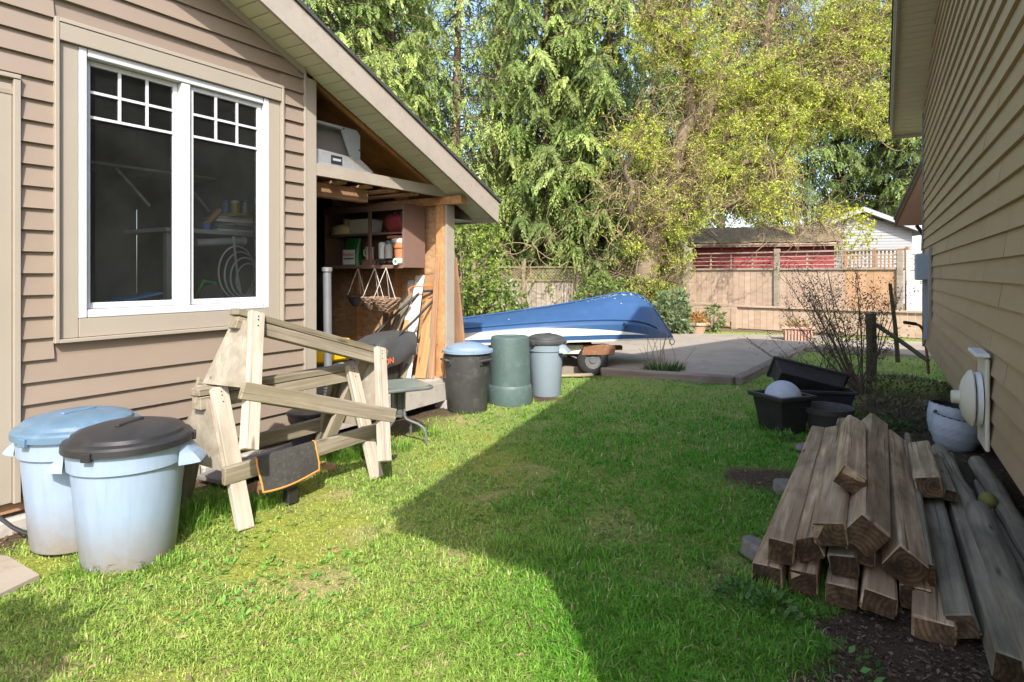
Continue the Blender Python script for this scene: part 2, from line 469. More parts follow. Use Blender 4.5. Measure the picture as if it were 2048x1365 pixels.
# the ground: colour per vertex plus fine crumbs
t = NT('ground')
at = t.node("ShaderNodeAttribute"); at.attribute_name = "Col"
v = t.coord(rnd=False)
n = t.noise(v, 38, 6, 0.7)
c_ = t.mix(1.0, at.outputs[0], t.ramp(n, [(0.28, (0.55, 0.55, 0.55)), (0.5, (0.95, 0.95, 0.95)), (0.75, (1.35, 1.3, 1.2))]), 'MULTIPLY')
t.base(c_); t.set(0.95, 0, 0.1)
t.bump(t.noise(v, 55, 6, 0.75), 0.9, 0.02)

def m(n): return MATS[n]

# value noise for laying things out
def vnoise(x, y, seed=0):
    def h(i, j):
        a = (i.astype(np.int64) * 374761393 + j.astype(np.int64) * 668265263 + seed * 1442695041) & 0xffffffff
        a = ((a ^ (a >> 13)) * 1274126177) & 0xffffffff
        return ((a ^ (a >> 16)) & 0xffff) / 65535.0
    xi = np.floor(x); yi = np.floor(y); fx = x - xi; fy = y - yi
    fx = fx * fx * (3 - 2 * fx); fy = fy * fy * (3 - 2 * fy)
    return (h(xi, yi) * (1 - fx) + h(xi + 1, yi) * fx) * (1 - fy) + (h(xi, yi + 1) * (1 - fx) + h(xi + 1, yi + 1) * fx) * fy
def fbm(x, y, s, seed=0, o=4):
    r = 0; a = 0.5; w = 0
    for i in range(o):
        r = r + a * vnoise(x * s, y * s, seed + i); w += a; a *= 0.55; s *= 2.03
    return r / w
def color_attr(me, cols):                 # per point
    ca = me.color_attributes.new("Col", 'FLOAT_COLOR', 'POINT')
    a = np.ones((len(cols), 4), np.float32); a[:, :3] = cols
    ca.data.foreach_set("color", a.ravel())
def np_mesh(name, V, Fq, cols=None):      # V (n,3), Fq (m,k) all faces alike
    me = bpy.data.meshes.new(name)
    V = np.asarray(V, np.float32); Fq = np.asarray(Fq, np.int32)
    kf = Fq.shape[1]
    me.vertices.add(len(V)); me.vertices.foreach_set("co", V.ravel())
    me.loops.add(Fq.size); me.loops.foreach_set("vertex_index", Fq.ravel())
    me.polygons.add(len(Fq)); me.polygons.foreach_set("loop_start", np.arange(0, Fq.size, kf, dtype=np.int32))
    me.update(calc_edges=True)
    if cols is not None: color_attr(me, cols)
    return me
def unit(a):
    return a / np.maximum(np.linalg.norm(a, axis=-1, keepdims=True), 1e-9)
def leaves_mesh(name, C, D, S, L, W, cols, fold=0.0):  # lance-shaped leaves: base C, direction D, side S
    C = np.asarray(C); D = unit(np.asarray(D)); S = unit(np.asarray(S) - D * np.sum(np.asarray(S) * D, -1, keepdims=True))
    L = np.asarray(L)[:, None]; W = np.asarray(W)[:, None]
    N = np.cross(D, S)
    V = np.stack([C, C + D * L * 0.45 + S * W * 0.5 + N * W * fold, C + D * L, C + D * L * 0.45 - S * W * 0.5 + N * W * fold], 1)
    n = len(C)
    return np_mesh(name, V.reshape(-1, 3), np.arange(4 * n).reshape(n, 4), np.repeat(cols, 4, axis=0))

# ================================================================== the ground
LA = R(57.67)                              # left house: local x runs along its gable wall, local y into the house
LH0 = Vector((-2.413, 3.36, 0))
RA = R(58.86)                              # right house: local x along its gable wall, local y away from it into the yard
def LP(t_, o, z=0.0):                      # left house: along the wall, out from the wall
    return Vector((LH0.x + 0.5348 * t_ + 0.845 * o, LH0.y + 0.845 * t_ - 0.5348 * o, z))
def RP(s_, n_, z=0.0):
    return Vector((0.5172 * s_ + 0.8559 * n_, 0.8559 * s_ - 0.5172 * n_, z))
PAD = [gp(1467, 752, 0.1), gp(1598, 692, 0.1), Vector((6.6, 12.2, 0.1)), Vector((-2.2, 13.4, 0.1)), Vector((-0.9, 8.75, 0.1)), gp(1200, 735, 0.1)]

def inside(poly, x, y):
    r = np.zeros(x.shape, bool); n = len(poly)
    for i in range(n):
        x0, y0 = poly[i][0], poly[i][1]; x1, y1 = poly[(i + 1) % n][0], poly[(i + 1) % n][1]
        c = ((y0 > y) != (y1 > y)) & (x < (x1 - x0) * (y - y0) / (y1 - y0 + 1e-12) + x0)
        r ^= c
    return r
def sstep(a, b, x):
    q = np.clip((x - a) / (b - a), 0, 1); return q * q * (3 - 2 * q)
def ground_height(x, y):
    near = sstep(26, 18, np.hypot(x, y - 5))
    return near * ((fbm(x, y, 1.6, 3) - 0.5) * 0.035 + (fbm(x, y, 7.0, 9, 3) - 0.5) * 0.022)
def covers(x, y):
    """how much grass, moss and bare soil there is at a place"""
    n = x * 0.8559 - y * 0.5172; s_ = x * 0.5172 + y * 0.8559
    o = (x - LH0.x) * 0.845 - (y - LH0.y) * 0.5348; t_ = (x - LH0.x) * 0.5348 + (y - LH0.y) * 0.845
    w = fbm(x, y, 2.3, 21); w2 = fbm(x, y, 5.5, 41)
    soil = sstep(-0.44, -0.20, n + (w - 0.5) * 0.9 + (w2 - 0.5) * 0.35) * sstep(8.6, 7.6, s_)                  # under the eaves of the right house
    soil = np.maximum(soil, sstep(0.42, 0.10, o + (w - 0.5) * 0.5))                          # against the left house
    soil = np.maximum(soil, sstep(0.55, 0.25, np.hypot((x - 1.62) / 1.0, (y - 3.92) / 0.55) + (w - 0.5) * 0.5))
    soil = np.maximum(soil, sstep(1.25, 0.7, np.hypot((x - 0.6) / 1.9, (y - 8.5) / 0.75) + (w - 0.5) * 0.4))   # under the boat
    soil = np.maximum(soil, sstep(0.24, 0.1, np.hypot(x - 0.3, y - 6.55) + (w - 0.5) * 0.3))
    soil = np.maximum(soil, inside(PAD, x, y) * 1.0)
    soil = np.maximum(soil, sstep(12.6, 13.2, y + 0.55 * x - 4.0 + (w - 0.5) * 0.6))
    bare = sstep(0.61, 0.72, fbm(x, y, 1.9, 77)) * 0.8
    moss = sstep(0.47, 0.62, fbm(x, y, 0.9, 55) * 0.6 + w2 * 0.4)
    moss = np.maximum(moss, sstep(1.1, 0.5, np.hypot((x - 1.15) / 0.9, (y - 3.3) / 0.8) + (w - 0.5) * 0.9))
    moss = np.maximum(moss, sstep(0.5, 0.25, np.hypot((x + 2.3) / 0.7, (y - 2.75) / 0.35) + (w - 0.5) * 0.4))
    lush_shade = sstep(1.4, 0.4, np.hypot((x - 1.35) / 1.5, (y - 5.0) / 2.3) + (w - 0.5) * 0.7)  # lusher growth, widened to paint the shaded lawn a deeper green
    lush_shade = np.maximum(lush_shade, 0.75 * sstep(-0.3, 0.4, x + (w - 0.5) * 0.5))
    lush_shade = np.maximum(lush_shade, sstep(6.3, 7.2, y) * 0.8)
    moss = moss * (1 - 0.8 * lush_shade)
    lawn = sstep(-0.05, 0.2, o) * (1 - soil)
    return lawn, moss, soil, bare, lush_shade

xs = np.concatenate([np.linspace(-400, -14, 14), np.linspace(-12, -4.2, 20), np.arange(-4, 9.01, 0.07), np.linspace(9.4, 22, 24), np.linspace(25, 400, 14)])
ys = np.concatenate([np.linspace(-300, -7, 10), np.linspace(-6, 0.9, 18), np.arange(1.0, 15.01, 0.07), np.linspace(15.5, 32, 30), np.linspace(36, 700, 16)])
GX, GY = np.meshgrid(xs, ys)
gx, gy = GX.ravel(), GY.ravel()
lawn, moss, soil, bare, lush_shade = covers(gx, gy)
GZ = ground_height(gx, gy)
def lerp(a, b, f): return a * (1 - f[:, None]) + b * f[:, None]
c_thatch = np.array((0.25, 0.29, 0.09)); c_moss = np.array((0.28, 0.31, 0.05)); c_soil = np.array((0.10, 0.072, 0.048)); c_dry = np.array((0.42, 0.33, 0.17))
gc = np.tile(c_thatch, (len(gx), 1))
gc = lerp(gc, c_moss, moss * 0.9)
gc = lerp(gc, c_dry, bare * 0.8 * (1 - lush_shade))
gc = lerp(gc, c_soil, np.clip(soil, 0, 1))
far_ = sstep(12.6, 13.6, gy + 0.55 * gx - 4.0)
gc = lerp(gc, np.array((0.21, 0.155, 0.10)), far_ * 0.8)
nx_, ny_ = len(xs), len(ys)
idx = np.arange(nx_ * ny_).reshape(ny_, nx_)
Fq = np.stack([idx[:-1, :-1], idx[:-1, 1:], idx[1:, 1:], idx[1:, :-1]], -1).reshape(-1, 4)
me = np_mesh("ground", np.stack([gx, gy, GZ], -1), Fq, gc)
me.polygons.foreach_set("use_smooth", [True] * len(me.polygons))
props(link_mesh("ground", me, m('ground')), kind="structure")

# ---- grass: blades that thin out with distance
def grass(name, n, x0, x1, y0, y1, hmin, hmax, wid, seed, near=False):
    g = np.random.default_rng(seed)
    # even in the picture rather than on the ground
    y = 1 / (1 / y1 + g.random(n) * (1 / y0 - 1 / y1))
    x = (x0 + g.random(n) * (x1 - x0)) * y
    if near:
        y = -1.2 + 2.95 * g.random(n); x = -3.6 + 5.6 * g.random(n)
    lw, ms, so, ba, lsh = covers(x, y)
    tall = fbm(x, y, 3.1, 90)
    p = lw * (1 - 0.6 * ms) * (1 - 0.8 * ba) * (0.5 + 0.7 * tall)
    k_ = g.random(n) < p
    x, y, ms, ba, lsh, tall = (a[k_] for a in (x, y, ms, ba, lsh, tall)); n = len(x)
    clump = fbm(x, y, 9.0, 33, 2)
    h = (hmin + (hmax - hmin) * g.random(n) ** 1.7) * (0.45 + 1.1 * clump) * (1 - 0.45 * ms) * (1 + 0.55 * lsh)
    az = g.random(n) * 2 * np.pi; lean = 0.4 + 1.5 * g.random(n)
    dx, dy = np.cos(az), np.sin(az)
    w = wid * (0.6 + 0.8 * g.random(n)) * (0.75 + np.maximum(y, 1.2) * 0.22)
    z = ground_height(x, y) - 0.004
    B = np.stack([x, y, z], -1)
    side = np.stack([-dy, dx, np.zeros(n)], -1)
    d2 = np.stack([dx, dy, np.zeros(n)], -1)
    up = np.array((0, 0, 1.0))
    mid = B + up * (h * 0.62)[:, None] + d2 * (h * lean * 0.28)[:, None]
    tip = B + up * (h * 0.95 / (1 + 0.35 * lean))[:, None] + d2 * (h * lean * 0.85)[:, None]
    V = np.stack([B - side * w[:, None] / 2, B + side * w[:, None] / 2, mid + side * w[:, None] * 0.38, tip, mid - side * w[:, None] * 0.38], 1).reshape(-1, 3)
    a = g.random(n)
    hue = fbm(x, y, 1.3, 61)
    c = np.stack([0.19 + 0.15 * hue, 0.355 + 0.09 * hue, 0.05 + 0.03 * hue], -1)
    c = lerp(c, np.array((0.43, 0.46, 0.13)), np.clip(ms * 0.45 + (a > 0.7) * 0.5, 0, 1))
    c = lerp(c, np.array((0.06, 0.31, 0.008)), lsh * 0.9)  # deeper green of the house's shadow put into the blades
    c = lerp(c, np.array((0.55, 0.46, 0.24)), (g.random(n) < 0.05 + 0.2 * ba) * 0.85)
    c *= (0.75 + 0.5 * g.random(n))[:, None]
    i = np.arange(n)[:, None] * 5
    # two tapering pieces: a quad below, a triangle above (given as a degenerate-free fan of triangles)
    T = np.concatenate([i + np.array([[0, 1, 2]]), i + np.array([[0, 2, 4]]), i + np.array([[4, 2, 3]])])
    me = np_mesh(name, V, T, np.repeat(c, 5, axis=0))
    props(link_mesh(name, me, m('blade')), "short sunny green lawn grass with yellow moss patches", "grass", kind="stuff")
    return n
n_grass = grass("lawn_grass", 95000, 0, 0, 1, 2, 0.010, 0.040, 0.0036, 6, True)
n_grass += grass("lawn_grass", 470000, -0.92, 0.92, 1.75, 14.5, 0.010, 0.040, 0.0036, 5)

# longer tufts round feet, bins and along edges
def tufts(name, spots, label, seed=3, mat='blade', col_=(0.16, 0.33, 0.05)):
    g = np.random.default_rng(seed)
    Vs, Ts, Cs = [], [], []; off = 0
    for (x, y, r, n, h0) in spots:
        a = g.random(n) * 6.283; rr = r * np.sqrt(g.random(n))
        bx, by = x + rr * np.cos(a), y + rr * np.sin(a)
        az = a + g.normal(0, 0.9, n); h = h0 * (0.45 + 0.75 * g.random(n)); ln = 0.2 + 0.8 * g.random(n)
        d2 = np.stack([np.cos(az), np.sin(az), 0 * az], -1); sd = np.stack([-np.sin(az), np.cos(az), 0 * az], -1)
        B = np.stack([bx, by, ground_height(bx, by) - 0.005], -1); up = np.array((0, 0, 1.0)); w = (0.003 + 0.003 * g.random(n))[:, None]
        md = B + up * (h * .6)[:, None] + d2 * (h * ln * .25)[:, None]; tp = B + up * (h * .9 / (1 + .4 * ln))[:, None] + d2 * (h * ln * .8)[:, None]
        V = np.stack([B - sd * w / 2, B + sd * w / 2, md + sd * w * .45, tp, md - sd * w * .45], 1).reshape(-1, 3)
        i = np.arange(n)[:, None] * 5 + off
        Ts.append(np.concatenate([i + np.array([[0, 1, 2]]), i + np.array([[0, 2, 4]]), i + np.array([[4, 2, 3]])]))
        c = np.array(col_) * (0.7 + 0.6 * g.random(n))[:, None] + np.array((0.05, 0.03, 0)) * g.random(n)[:, None]
        Vs.append(V); Cs.append(np.repeat(c, 5, axis=0)); off += 5 * n
    me = np_mesh(name, np.concatenate(Vs), np.concatenate(Ts), np.concatenate(Cs))
    return props(link_mesh(name, me, m(mat)), label, "grass", kind="stuff")
sp = []
for (u, v, r, n, h) in ((400, 1035, .12, 260, .14), (430, 1020, .1, 200, .16), (470, 1030, .08, 120, .14), (520, 1015, .1, 200, .12), (385, 1060, .08, 120, .12), (330, 1130, .1, 160, .07), (190, 1140, .12, 160, .08),
                        (730, 905, .1, 200, .16), (700, 915, .1, 200, .17), (665, 925, .12, 220, .16), (620, 950, .12, 200, .12), (640, 925, .12, 200, .15), (560, 985, .12, 160, .09), (745, 885, .08, 120, .14), (930, 825, .12, 200, .07), (1000, 808, .1, 140, .06), (860, 870, .1, 140, .08), (800, 900, .1, 140, .1),
                        (1530, 860, .12, 160, .12), (1560, 880, .1, 120, .1), (1700, 880, .15, 120, .1), (1500, 1190, .1, 160, .1), (1540, 1200, .06, 100, .09), (1110, 1115, .1, 180, .08), (1010, 1095, .1, 150, .07)):
    q = gp(u, v); sp.append((q.x, q.y, r, n, h))
tufts("grass_tufts", sp, "longer uncut green grass tufts round the sawhorse legs and bins")

# flat broad weeds in the lawn
g = np.random.default_rng(8); n = 2600
y = 1 / (1 / 9.0 + g.random(n) * (1 / 1.8 - 1 / 9.0)); x = (-0.75 + 1.35 * g.random(n)) * y
keep = (covers(x, y)[0] > 0.5) & (fbm(x, y, 2.0, 15) > 0.5); x, y = x[keep], y[keep]; n = len(x)
rep = 5; x = np.repeat(x, rep) + g.normal(0, .006, n * rep); y = np.repeat(y, rep) + g.normal(0, .006, n * rep); n *= rep
az = g.random(n) * 6.283
D = np.stack([np.cos(az), np.sin(az), 0.25 + 0.5 * g.random(n)], -1); S = np.stack([-np.sin(az), np.cos(az), g.normal(0, .25, n)], -1)
cw = np.array((0.15, 0.32, 0.05)) * (0.6 + 0.6 * g.random(n))[:, None]
me = leaves_mesh("lawn_weeds", np.stack([x, y, ground_height(x, y) + 0.003], -1), D, S, 0.014 + 0.024 * g.random(n), 0.008 + 0.009 * g.random(n), cw, 0.1)
props(link_mesh("lawn_weeds", me, m('leaf')), "low broad-leaved weeds scattered through the lawn", "weeds", kind="stuff")

# crumbs of soil, bark and pebbles on the bare ground
g = np.random.default_rng(18); n = 46000
y = 1 / (1 / 9.5 + g.random(n) * (1 / 1.8 - 1 / 9.5)); x = (-0.9 + 1.8 * g.random(n)) * y
so = covers(x, y)[2]; keep = (so > 0.55) & ~inside(PAD, x, y); x, y = x[keep], y[keep]; n = len(x)
az = g.random(n) * 6.283; sz = 0.003 + 0.010 * g.random(n) ** 2
D = np.stack([np.cos(az), np.sin(az), g.normal(0, .3, n)], -1); S = np.stack([-np.sin(az), np.cos(az), g.normal(0, .5, n)], -1)
ck = np.array((0.16, 0.11, 0.07)) * (0.4 + 1.5 * g.random(n))[:, None]
me = leaves_mesh("soil_litter", np.stack([x, y, ground_height(x, y) + 0.004], -1), D, S, sz * 2.2, sz, ck, 0.3)
props(link_mesh("soil_litter", me, m('leaf')), "brown bark crumbs and dry leaf litter on bare soil", "litter", kind="stuff")

# ================================================================== concrete pad with timber edging
pad = MB().prism([(p.x, p.y) for p in PAD], -0.05, 0.092, 'z').obj("patio", m('concrete_pad'), fixn=True)
props(pad, kind="structure")
def edge(a, b, nm="edging_timber", parent=pad, hh=0.13, w=0.11, z=0.045, seg=1, mat='edging'):
    a = Vector(a); b = Vector(b)
    for i in range(seg):
        p = a.lerp(b, i / seg); q = a.lerp(b, (i + 1) / seg - 0.004)
        plank(nm, (p.x, p.y, z), (q.x, q.y, z), w, hh, m(mat), parent, bev=0.022, jit=0.004)
c0 = PAD[0]; c1 = PAD[1]; c5 = PAD[5]
dr = (c1 - c0).normalized(); dl = (c5 - c0).normalized()
edge(c0 + dr * 0.0 + Vector((0.05, -0.03, 0)), c1 + Vector((0.05, -0.03, 0)), seg=2)
edge(c0 - Vector((0, 0.055, 0)) + dl * 0.02, c5 - Vector((0, 0.055, 0)), seg=1)
edge(c1 + Vector((0.1, 0, 0)), c1 + Vector((1.25, -0.62, 0)), seg=1)
# narrow walk on the far right, in the sun
walk = MB().prism([(5.15, 10.35), (8.9, 8.2), (10.5, 9.9), (6.65, 12.1)], -0.05, 0.05, 'z').obj("path", m('concrete_pad'), fixn=True)
props(walk, kind="structure")
# corner of a slab by the bins, bottom left
slab_c = MB().prism([(-2.36, 2.83), (-2.07, 2.65), (-2.11, 2.49), (-2.5, 2.2), (-3.4, 2.2), (-3.2, 2.9)], -0.05, 0.022, 'z').obj("path", m('concrete_pad'), fixn=True)
props(slab_c, kind="structure")

# dead twigs and leaf scraps lying on the lawn
g = np.random.default_rng(28); n = 2600
y = 1 / (1 / 9.0 + g.random(n) * (1 / 1.8 - 1 / 9.0)); x = (-0.8 + 1.5 * g.random(n)) * y
keep = covers(x, y)[0] > .5; x, y = x[keep], y[keep]; n = len(x)
az = g.random(n) * 6.283
D = np.stack([np.cos(az), np.sin(az), g.normal(0, .15, n)], -1); S = np.stack([-np.sin(az), np.cos(az), g.normal(0, .4, n)], -1)
cd = np.array((0.36, 0.26, 0.14)) * (0.35 + 0.9 * g.random(n))[:, None]
lg = 0.012 + 0.05 * g.random(n) ** 3
me = leaves_mesh("lawn_debris", np.stack([x, y, ground_height(x, y) + 0.016], -1), D, S, lg, 0.003 + 0.012 * g.random(n) ** 2, cd, 0.2)
props(link_mesh("lawn_debris", me, m('leaf')), "dry brown leaf scraps and twig bits scattered on the lawn", "litter", kind="stuff")

# ================================================================== left house
house = thing("house", "tan house with white gridded window and open storage bay at left", "house", LH0, LA)
def zr(x): return 3.024 - 0.447 * (x - 1.154)          # underside of the barge board along the gable
RIDGE = -0.5
def zr2(x): return zr(x) if x >= RIDGE else zr(2 * RIDGE - x)
COURSE = 0.1143
wallL = sub("wall", house)
# wall core round the window opening
mb = MB()
mb.prism([(-4.6, 0.2), (0.0, 0.2), (0.0, zr(0) + .02), (RIDGE, zr(RIDGE) + .02), (-4.6, zr2(-4.6) + .02)], 0.0, 0.1)
mb.prism([(0.0, 0.2), (1.2, 0.2), (1.2, 1.095), (0.0, 1.095)], 0.0, 0.1)
mb.prism([(0.0, 2.6), (1.2, 2.6), (1.2, zr(1.2) + .02), (0.0, zr(0) + .02)], 0.0, 0.1)
mb.prism([(1.2, 0.2), (1.6, 0.2), (1.6, zr(1.6) + .02), (1.2, zr(1.2) + .02)], 0.0, 0.1)
mb.obj("sheathing", m('siding_tan'), wallL, fixn=True)
def lap(nm, parent, mat, x0b, x1b, x0t, x1t, z0, z1, y, ob, ot, s=-1):
    """one lap of siding: bottom edge stands proud; y is the wall face, s the way out"""
    yb, yt = y + s * ob, y + s * ot
    M_ = MB().hexa([(x0b, yb, z0), (x1b, yb, z0), (x1b, y - s * .004, z0), (x0b, y - s * .004, z0), (x0t, yt, z1), (x1t, yt, z1), (x1t, y - s * .004, z1), (x0t, y - s * .004, z1)])
    return M_.obj(nm, mat, parent, fixn=True)
i = 0
while True:
    z0 = 0.2 + COURSE * i; z1 = z0 + COURSE + 0.012
    i += 1
    if z0 > 3.55: break
    spans = [(-0.272 if z1 < 2.345 else -2.6, 1.512)]
    if z1 > 0.968 and z0 < 2.718:
        a0 = spans[0][0]
        spans = [(a0, -0.118), (1.314, 1.512)]
    if z1 < 2.345: spans.append((-2.6, -0.902))
    for a0, a1 in spans:
        xr0 = 1.154 + (3.05 - z0) / 0.447; xr1 = 1.154 + (3.05 - z1) / 0.447
        b1, t1 = min(a1, xr0), min(a1, xr1)
        b0 = max(a0, 2 * RIDGE - xr0); t0 = max(a0, 2 * RIDGE - xr1)
        if b1 - b0 < 0.05: continue
        lap("siding_board", wallL, m('siding_tan'), b0, b1, min(t0, t1 - .01), t1, z0, z1, 0.0, 0.026, 0.004)
# trims
def tbox(nm, parent, mat, x0, x1, y0, y1, z0, z1, bev=0.002):
    return MB().box(x0, x1, y0, y1, z0, z1).obj(nm, m(mat), parent, bevel=bev)
tbox("corner_board", house, 'trim_tan', 1.527, 1.622, -0.026, 0.10, 0.17, zr(1.6) + .02)
tbox("corner_channel", house, 'trim_tan', 1.508, 1.525, -0.031, 0.0, 0.17, zr(1.53) + .02)
casing = sub("door_casing", house)
tbox("casing_board", casing, 'trim_tan', -0.9, -0.302, -0.022, 0.0, 0.17, 2.31)
tbox("casing_channel", casing, 'trim_tan', -0.3, -0.27, -0.04, 0.0, 0.165, 2.335)
tbox("casing_cap", casing, 'trim_tan', -0.9, -0.27, -0.043, 0.0, 2.338, 2.36)
# ---- window
win = sub("window", house)
tbox("header_board", win, 'trim_tan', -0.098, 1.295, -0.038, 0.0, 2.603, 2.697)
tbox("side_board", win, 'trim_tan', -0.098, -0.002, -0.016, 0.0, 0.987, 2.601)
tbox("side_board", win, 'trim_tan', 1.206, 1.295, -0.016, 0.0, 0.987, 2.601)
tbox("sill_board", win, 'trim_tan', 0.0, 1.204, -0.018, 0.0, 0.987, 1.091)
for nm, a in (("trim_channel", (-0.121, -0.1, 0.966, 2.722)), ("trim_channel", (1.297, 1.317, 0.966, 2.70)), ("trim_channel", (-0.099, 1.317, 2.70, 2.722)), ("trim_channel", (-0.099, 1.296, 0.965, 0.985))):
    tbox(nm, win, 'trim_tan', a[0], a[1], -0.042 - 0.001 * (a[0] > 0), 0.0, a[2], a[3])
wf = 'vinyl_white'
W0, W1, Z0, Z1 = 0.0, 1.204, 1.093, 2.601
for a in ((W0, W0 + .04, Z0, Z1), (W1 - .04, W1, Z0, Z1)):
    tbox("window_frame", win, wf, a[0], a[1], -0.02, 0.10, a[2], a[3], 0.004)
for a in ((W0 + .0452, W1 - .0452, Z0, Z0 + .045), (W0 + .0452, W1 - .0452, Z1 - .045, Z1)):
    tbox("window_frame", win, wf, a[0], a[1], -0.018, 0.10, a[2], a[3], 0.004)
tbox("mullion", win, wf, 0.575, 0.632, -0.012, 0.09, Z0 + .0455, Z1 - .0455, 0.004)
for (s0, s1, yy) in ((0.047, 0.573, 0.03), (0.634, 1.157, 0.008)):
    za, zb = Z0 + .047, Z1 - .047
    for a in ((s0, s0 + .03, za, zb), (s1 - .03, s1, za, zb), (s0 + .0302, s1 - .0302, za, za + .035), (s0 + .0302, s1 - .0302, zb - .03, zb)):
        tbox("sash", win, wf, a[0], a[1], yy, yy + 0.03, a[2], a[3], 0.003)
    pane = MB().add([(s0 + .028, yy + .014, za + .03), (s1 - .028, yy + .014, za + .03), (s1 - .028, yy + .014, zb - .028), (s0 + .028, yy + .014, zb - .028)], [(0, 1, 2, 3)]).obj("pane", m('glass'), win)
    w3 = (s1 - s0 - .06) / 3
    for q in (1, 2):
        tbox("muntin", win, wf, s0 + .03 + w3 * q - .008, s0 + .03 + w3 * q + .008, yy + .003, yy + .0105, 2.24, zb - .03, 0.0)
    for zz in (2.375, 2.232):
        tbox("muntin", win, wf, s0 + .03, s1 - .03, yy + .002, yy + .010, zz - .008, zz + .008, 0.0)
# ---- the dark workshop behind the glass
room = sub("workshop_room", house)
mb = MB(); mb.box(-1.4, 1.57, 2.6, 2.65, 0.2, 3.2); mb.obj("back_wall", m('room_wall'), room)
MB().box(-1.45, -1.4, 0.1, 2.6, 0.2, 3.2).obj("side_wall", m('room_wall'), room)
MB().box(1.572, 1.598, 0.1, 2.6, 0.2, 3.2).obj("partition", m('room_wall'), room)
MB().box(-1.4, 1.57, 0.1, 2.6, 0.15, 0.2).obj("floor", m('room_wall'), room)
MB().box(-1.4, 1.57, 0.1, 2.6, 2.75, 2.8).obj("ceiling", m('room_wall'), room)

# ---- roof
roof = sub("roof", house)
TIP = 3.734
th = 0.22
def slope_slab(nm, mat, x0, x1, y0, y1, lo, hi):
    return MB().prism([(x0, zr2(x0) + lo), (x1, zr2(x1) + lo), (x1, zr2(x1) + hi), (x0, zr2(x0) + hi)], y0, y1).obj(nm, mat, roof, fixn=True)
slope_slab("roof_slope", m('shingle_dark'), RIDGE, TIP + .03, -0.345, 6.0, 0.222, 0.25)
slope_slab("roof_slope", m('shingle_dark'), 2 * RIDGE - TIP, RIDGE - .002, -0.345, 6.0, 0.222, 0.25)
slope_slab("fascia", m('trim_dusty'), RIDGE, TIP, -0.328, -0.301, 0.0, 0.22)
slope_slab("fascia", m('trim_dusty'), 2 * RIDGE - TIP, RIDGE - .002, -0.328, -0.301, 0.0, 0.22)
MB().box(TIP - 0.025, TIP, -0.30, 6.0, zr(TIP) + .005, zr(TIP) + .2).obj("fascia", m('trim_dusty'), roof)
x = 0.4
step = 0.0926
while x < TIP - 0.03:
    x1 = min(x + step - 0.009, TIP - 0.03)
    y1 = -0.004
    MB().prism([(x, zr(x) + .045), (x1, zr(x1) + .045), (x1, zr(x1) + .06), (x, zr(x) + .06)], -0.2995, y1).obj("soffit_panel", m('soffit_cream'), roof, fixn=True)
    x += step
slope_slab("soffit_backing", m('board_grey'), 0.3, TIP - .03, -0.298, 0.0, 0.062, 0.075)
slope_slab("frieze_strip", m('trim_tan'), -0.4, 1.52, -0.03, -0.002, -0.005, 0.043)
# underside of the roof deck over the open bay, in plywood sheets, and one rafter
for (xa, xb, ya, yb) in ((0.9, 2.35, 0.105, 1.75), (2.354, 3.7, 0.0, 1.75)):
    slope_slab("roof_deck", m('plywood_brown'), max(xa, 1.624) if xa < 1 else xa, xb, ya if xa > 1 else 0.0, yb, 0.15, 0.168)
plank("rafter", (1.63, 0.045, zr(1.63) + .085), (3.30, 0.045, zr(3.30) + .085), 0.04, 0.10, m('plywood_brown'), roof)
plank("rafter", (1.63, 0.66, zr(1.63) + .09), (3.55, 0.66, zr(3.55) + .09), 0.04, 0.11, m('plywood_brown'), roof)
plank("rafter", (1.63, 1.27, zr(1.63) + .09), (3.55, 1.27, zr(3.55) + .09), 0.04, 0.11, m('plywood_brown'), roof)
MB().box(3.36, TIP - .03, 0.0, 5.9, zr(3.73) + .02, zr(3.73) + .035).obj("eave_soffit", m('soffit_cream'), roof)

# ---- the open storage bay
bay = sub("storage_bay", house)
xe = 1.154 + (3.07 - 2.205) / 0.447
MB().prism([(1.624, 2.11), (xe + .2, 2.11), (xe, 2.205), (1.624, 2.205)], -0.022, 0.02).obj("beam", m('trim_dusty'), bay, fixn=True)
tbox("inner_beam", bay, 'wood_stained', 1.625, 2.35, 0.16, 0.25, 1.98, 2.09)
for q in range(5):
    plank("loft_board", (1.63 + .3 * q, 0.03, 2.10), (1.63 + .3 * q, 0.9, 2.10), 0.1, 0.02, m('wood_stained'), bay, bev=0)
tbox("top_plate", bay, 'wood_raw', 3.215, 3.31, -0.225, 1.7, 2.035, 2.112)
tbox("post", bay, 'trim_dusty', 3.238, 3.365, -0.03, 0.0, 0.02, 2.033)
tbox("stud", bay, 'wood_raw', 3.225, 3.30, 0.002, 0.10, 0.29, 2.033)
tbox("wall_sheet", bay, 'osb', 3.292, 3.31, 0.102, 1.7, 1.34, 2.033, 0)
tbox("wall_sheet", bay, 'osb', 3.29, 3.308, 0.102, 1.7, 0.29, 1.334, 0)
for q in (0.62, 1.2):
    tbox("stud", bay, 'wood_raw', 3.20, 3.288, q, q + .04, 0.29, 1.40)
tbox("outer_sheet", bay, 'trim_dusty', 3.312, 3.362, 0.0, 5.9, 0.1, 2.03, 0)
tbox("floor_deck", bay, 'concrete', 1.60, 3.36, -0.02, 1.75, 0.255, 0.29)
tbox("rim_joist", bay, 'concrete', 1.61, 3.30, -0.04, 0.0, 0.075, 0.254)
tbox("footing_block", bay, 'concrete', 3.2, 3.36, -0.06, 0.1, -0.05, 0.075, 0.01)
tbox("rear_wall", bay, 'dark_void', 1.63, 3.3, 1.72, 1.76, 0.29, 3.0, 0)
tbox("side_wall", bay, 'dark_void', 1.601, 1.622, 0.102, 1.72, 0.29, 2.6, 0)
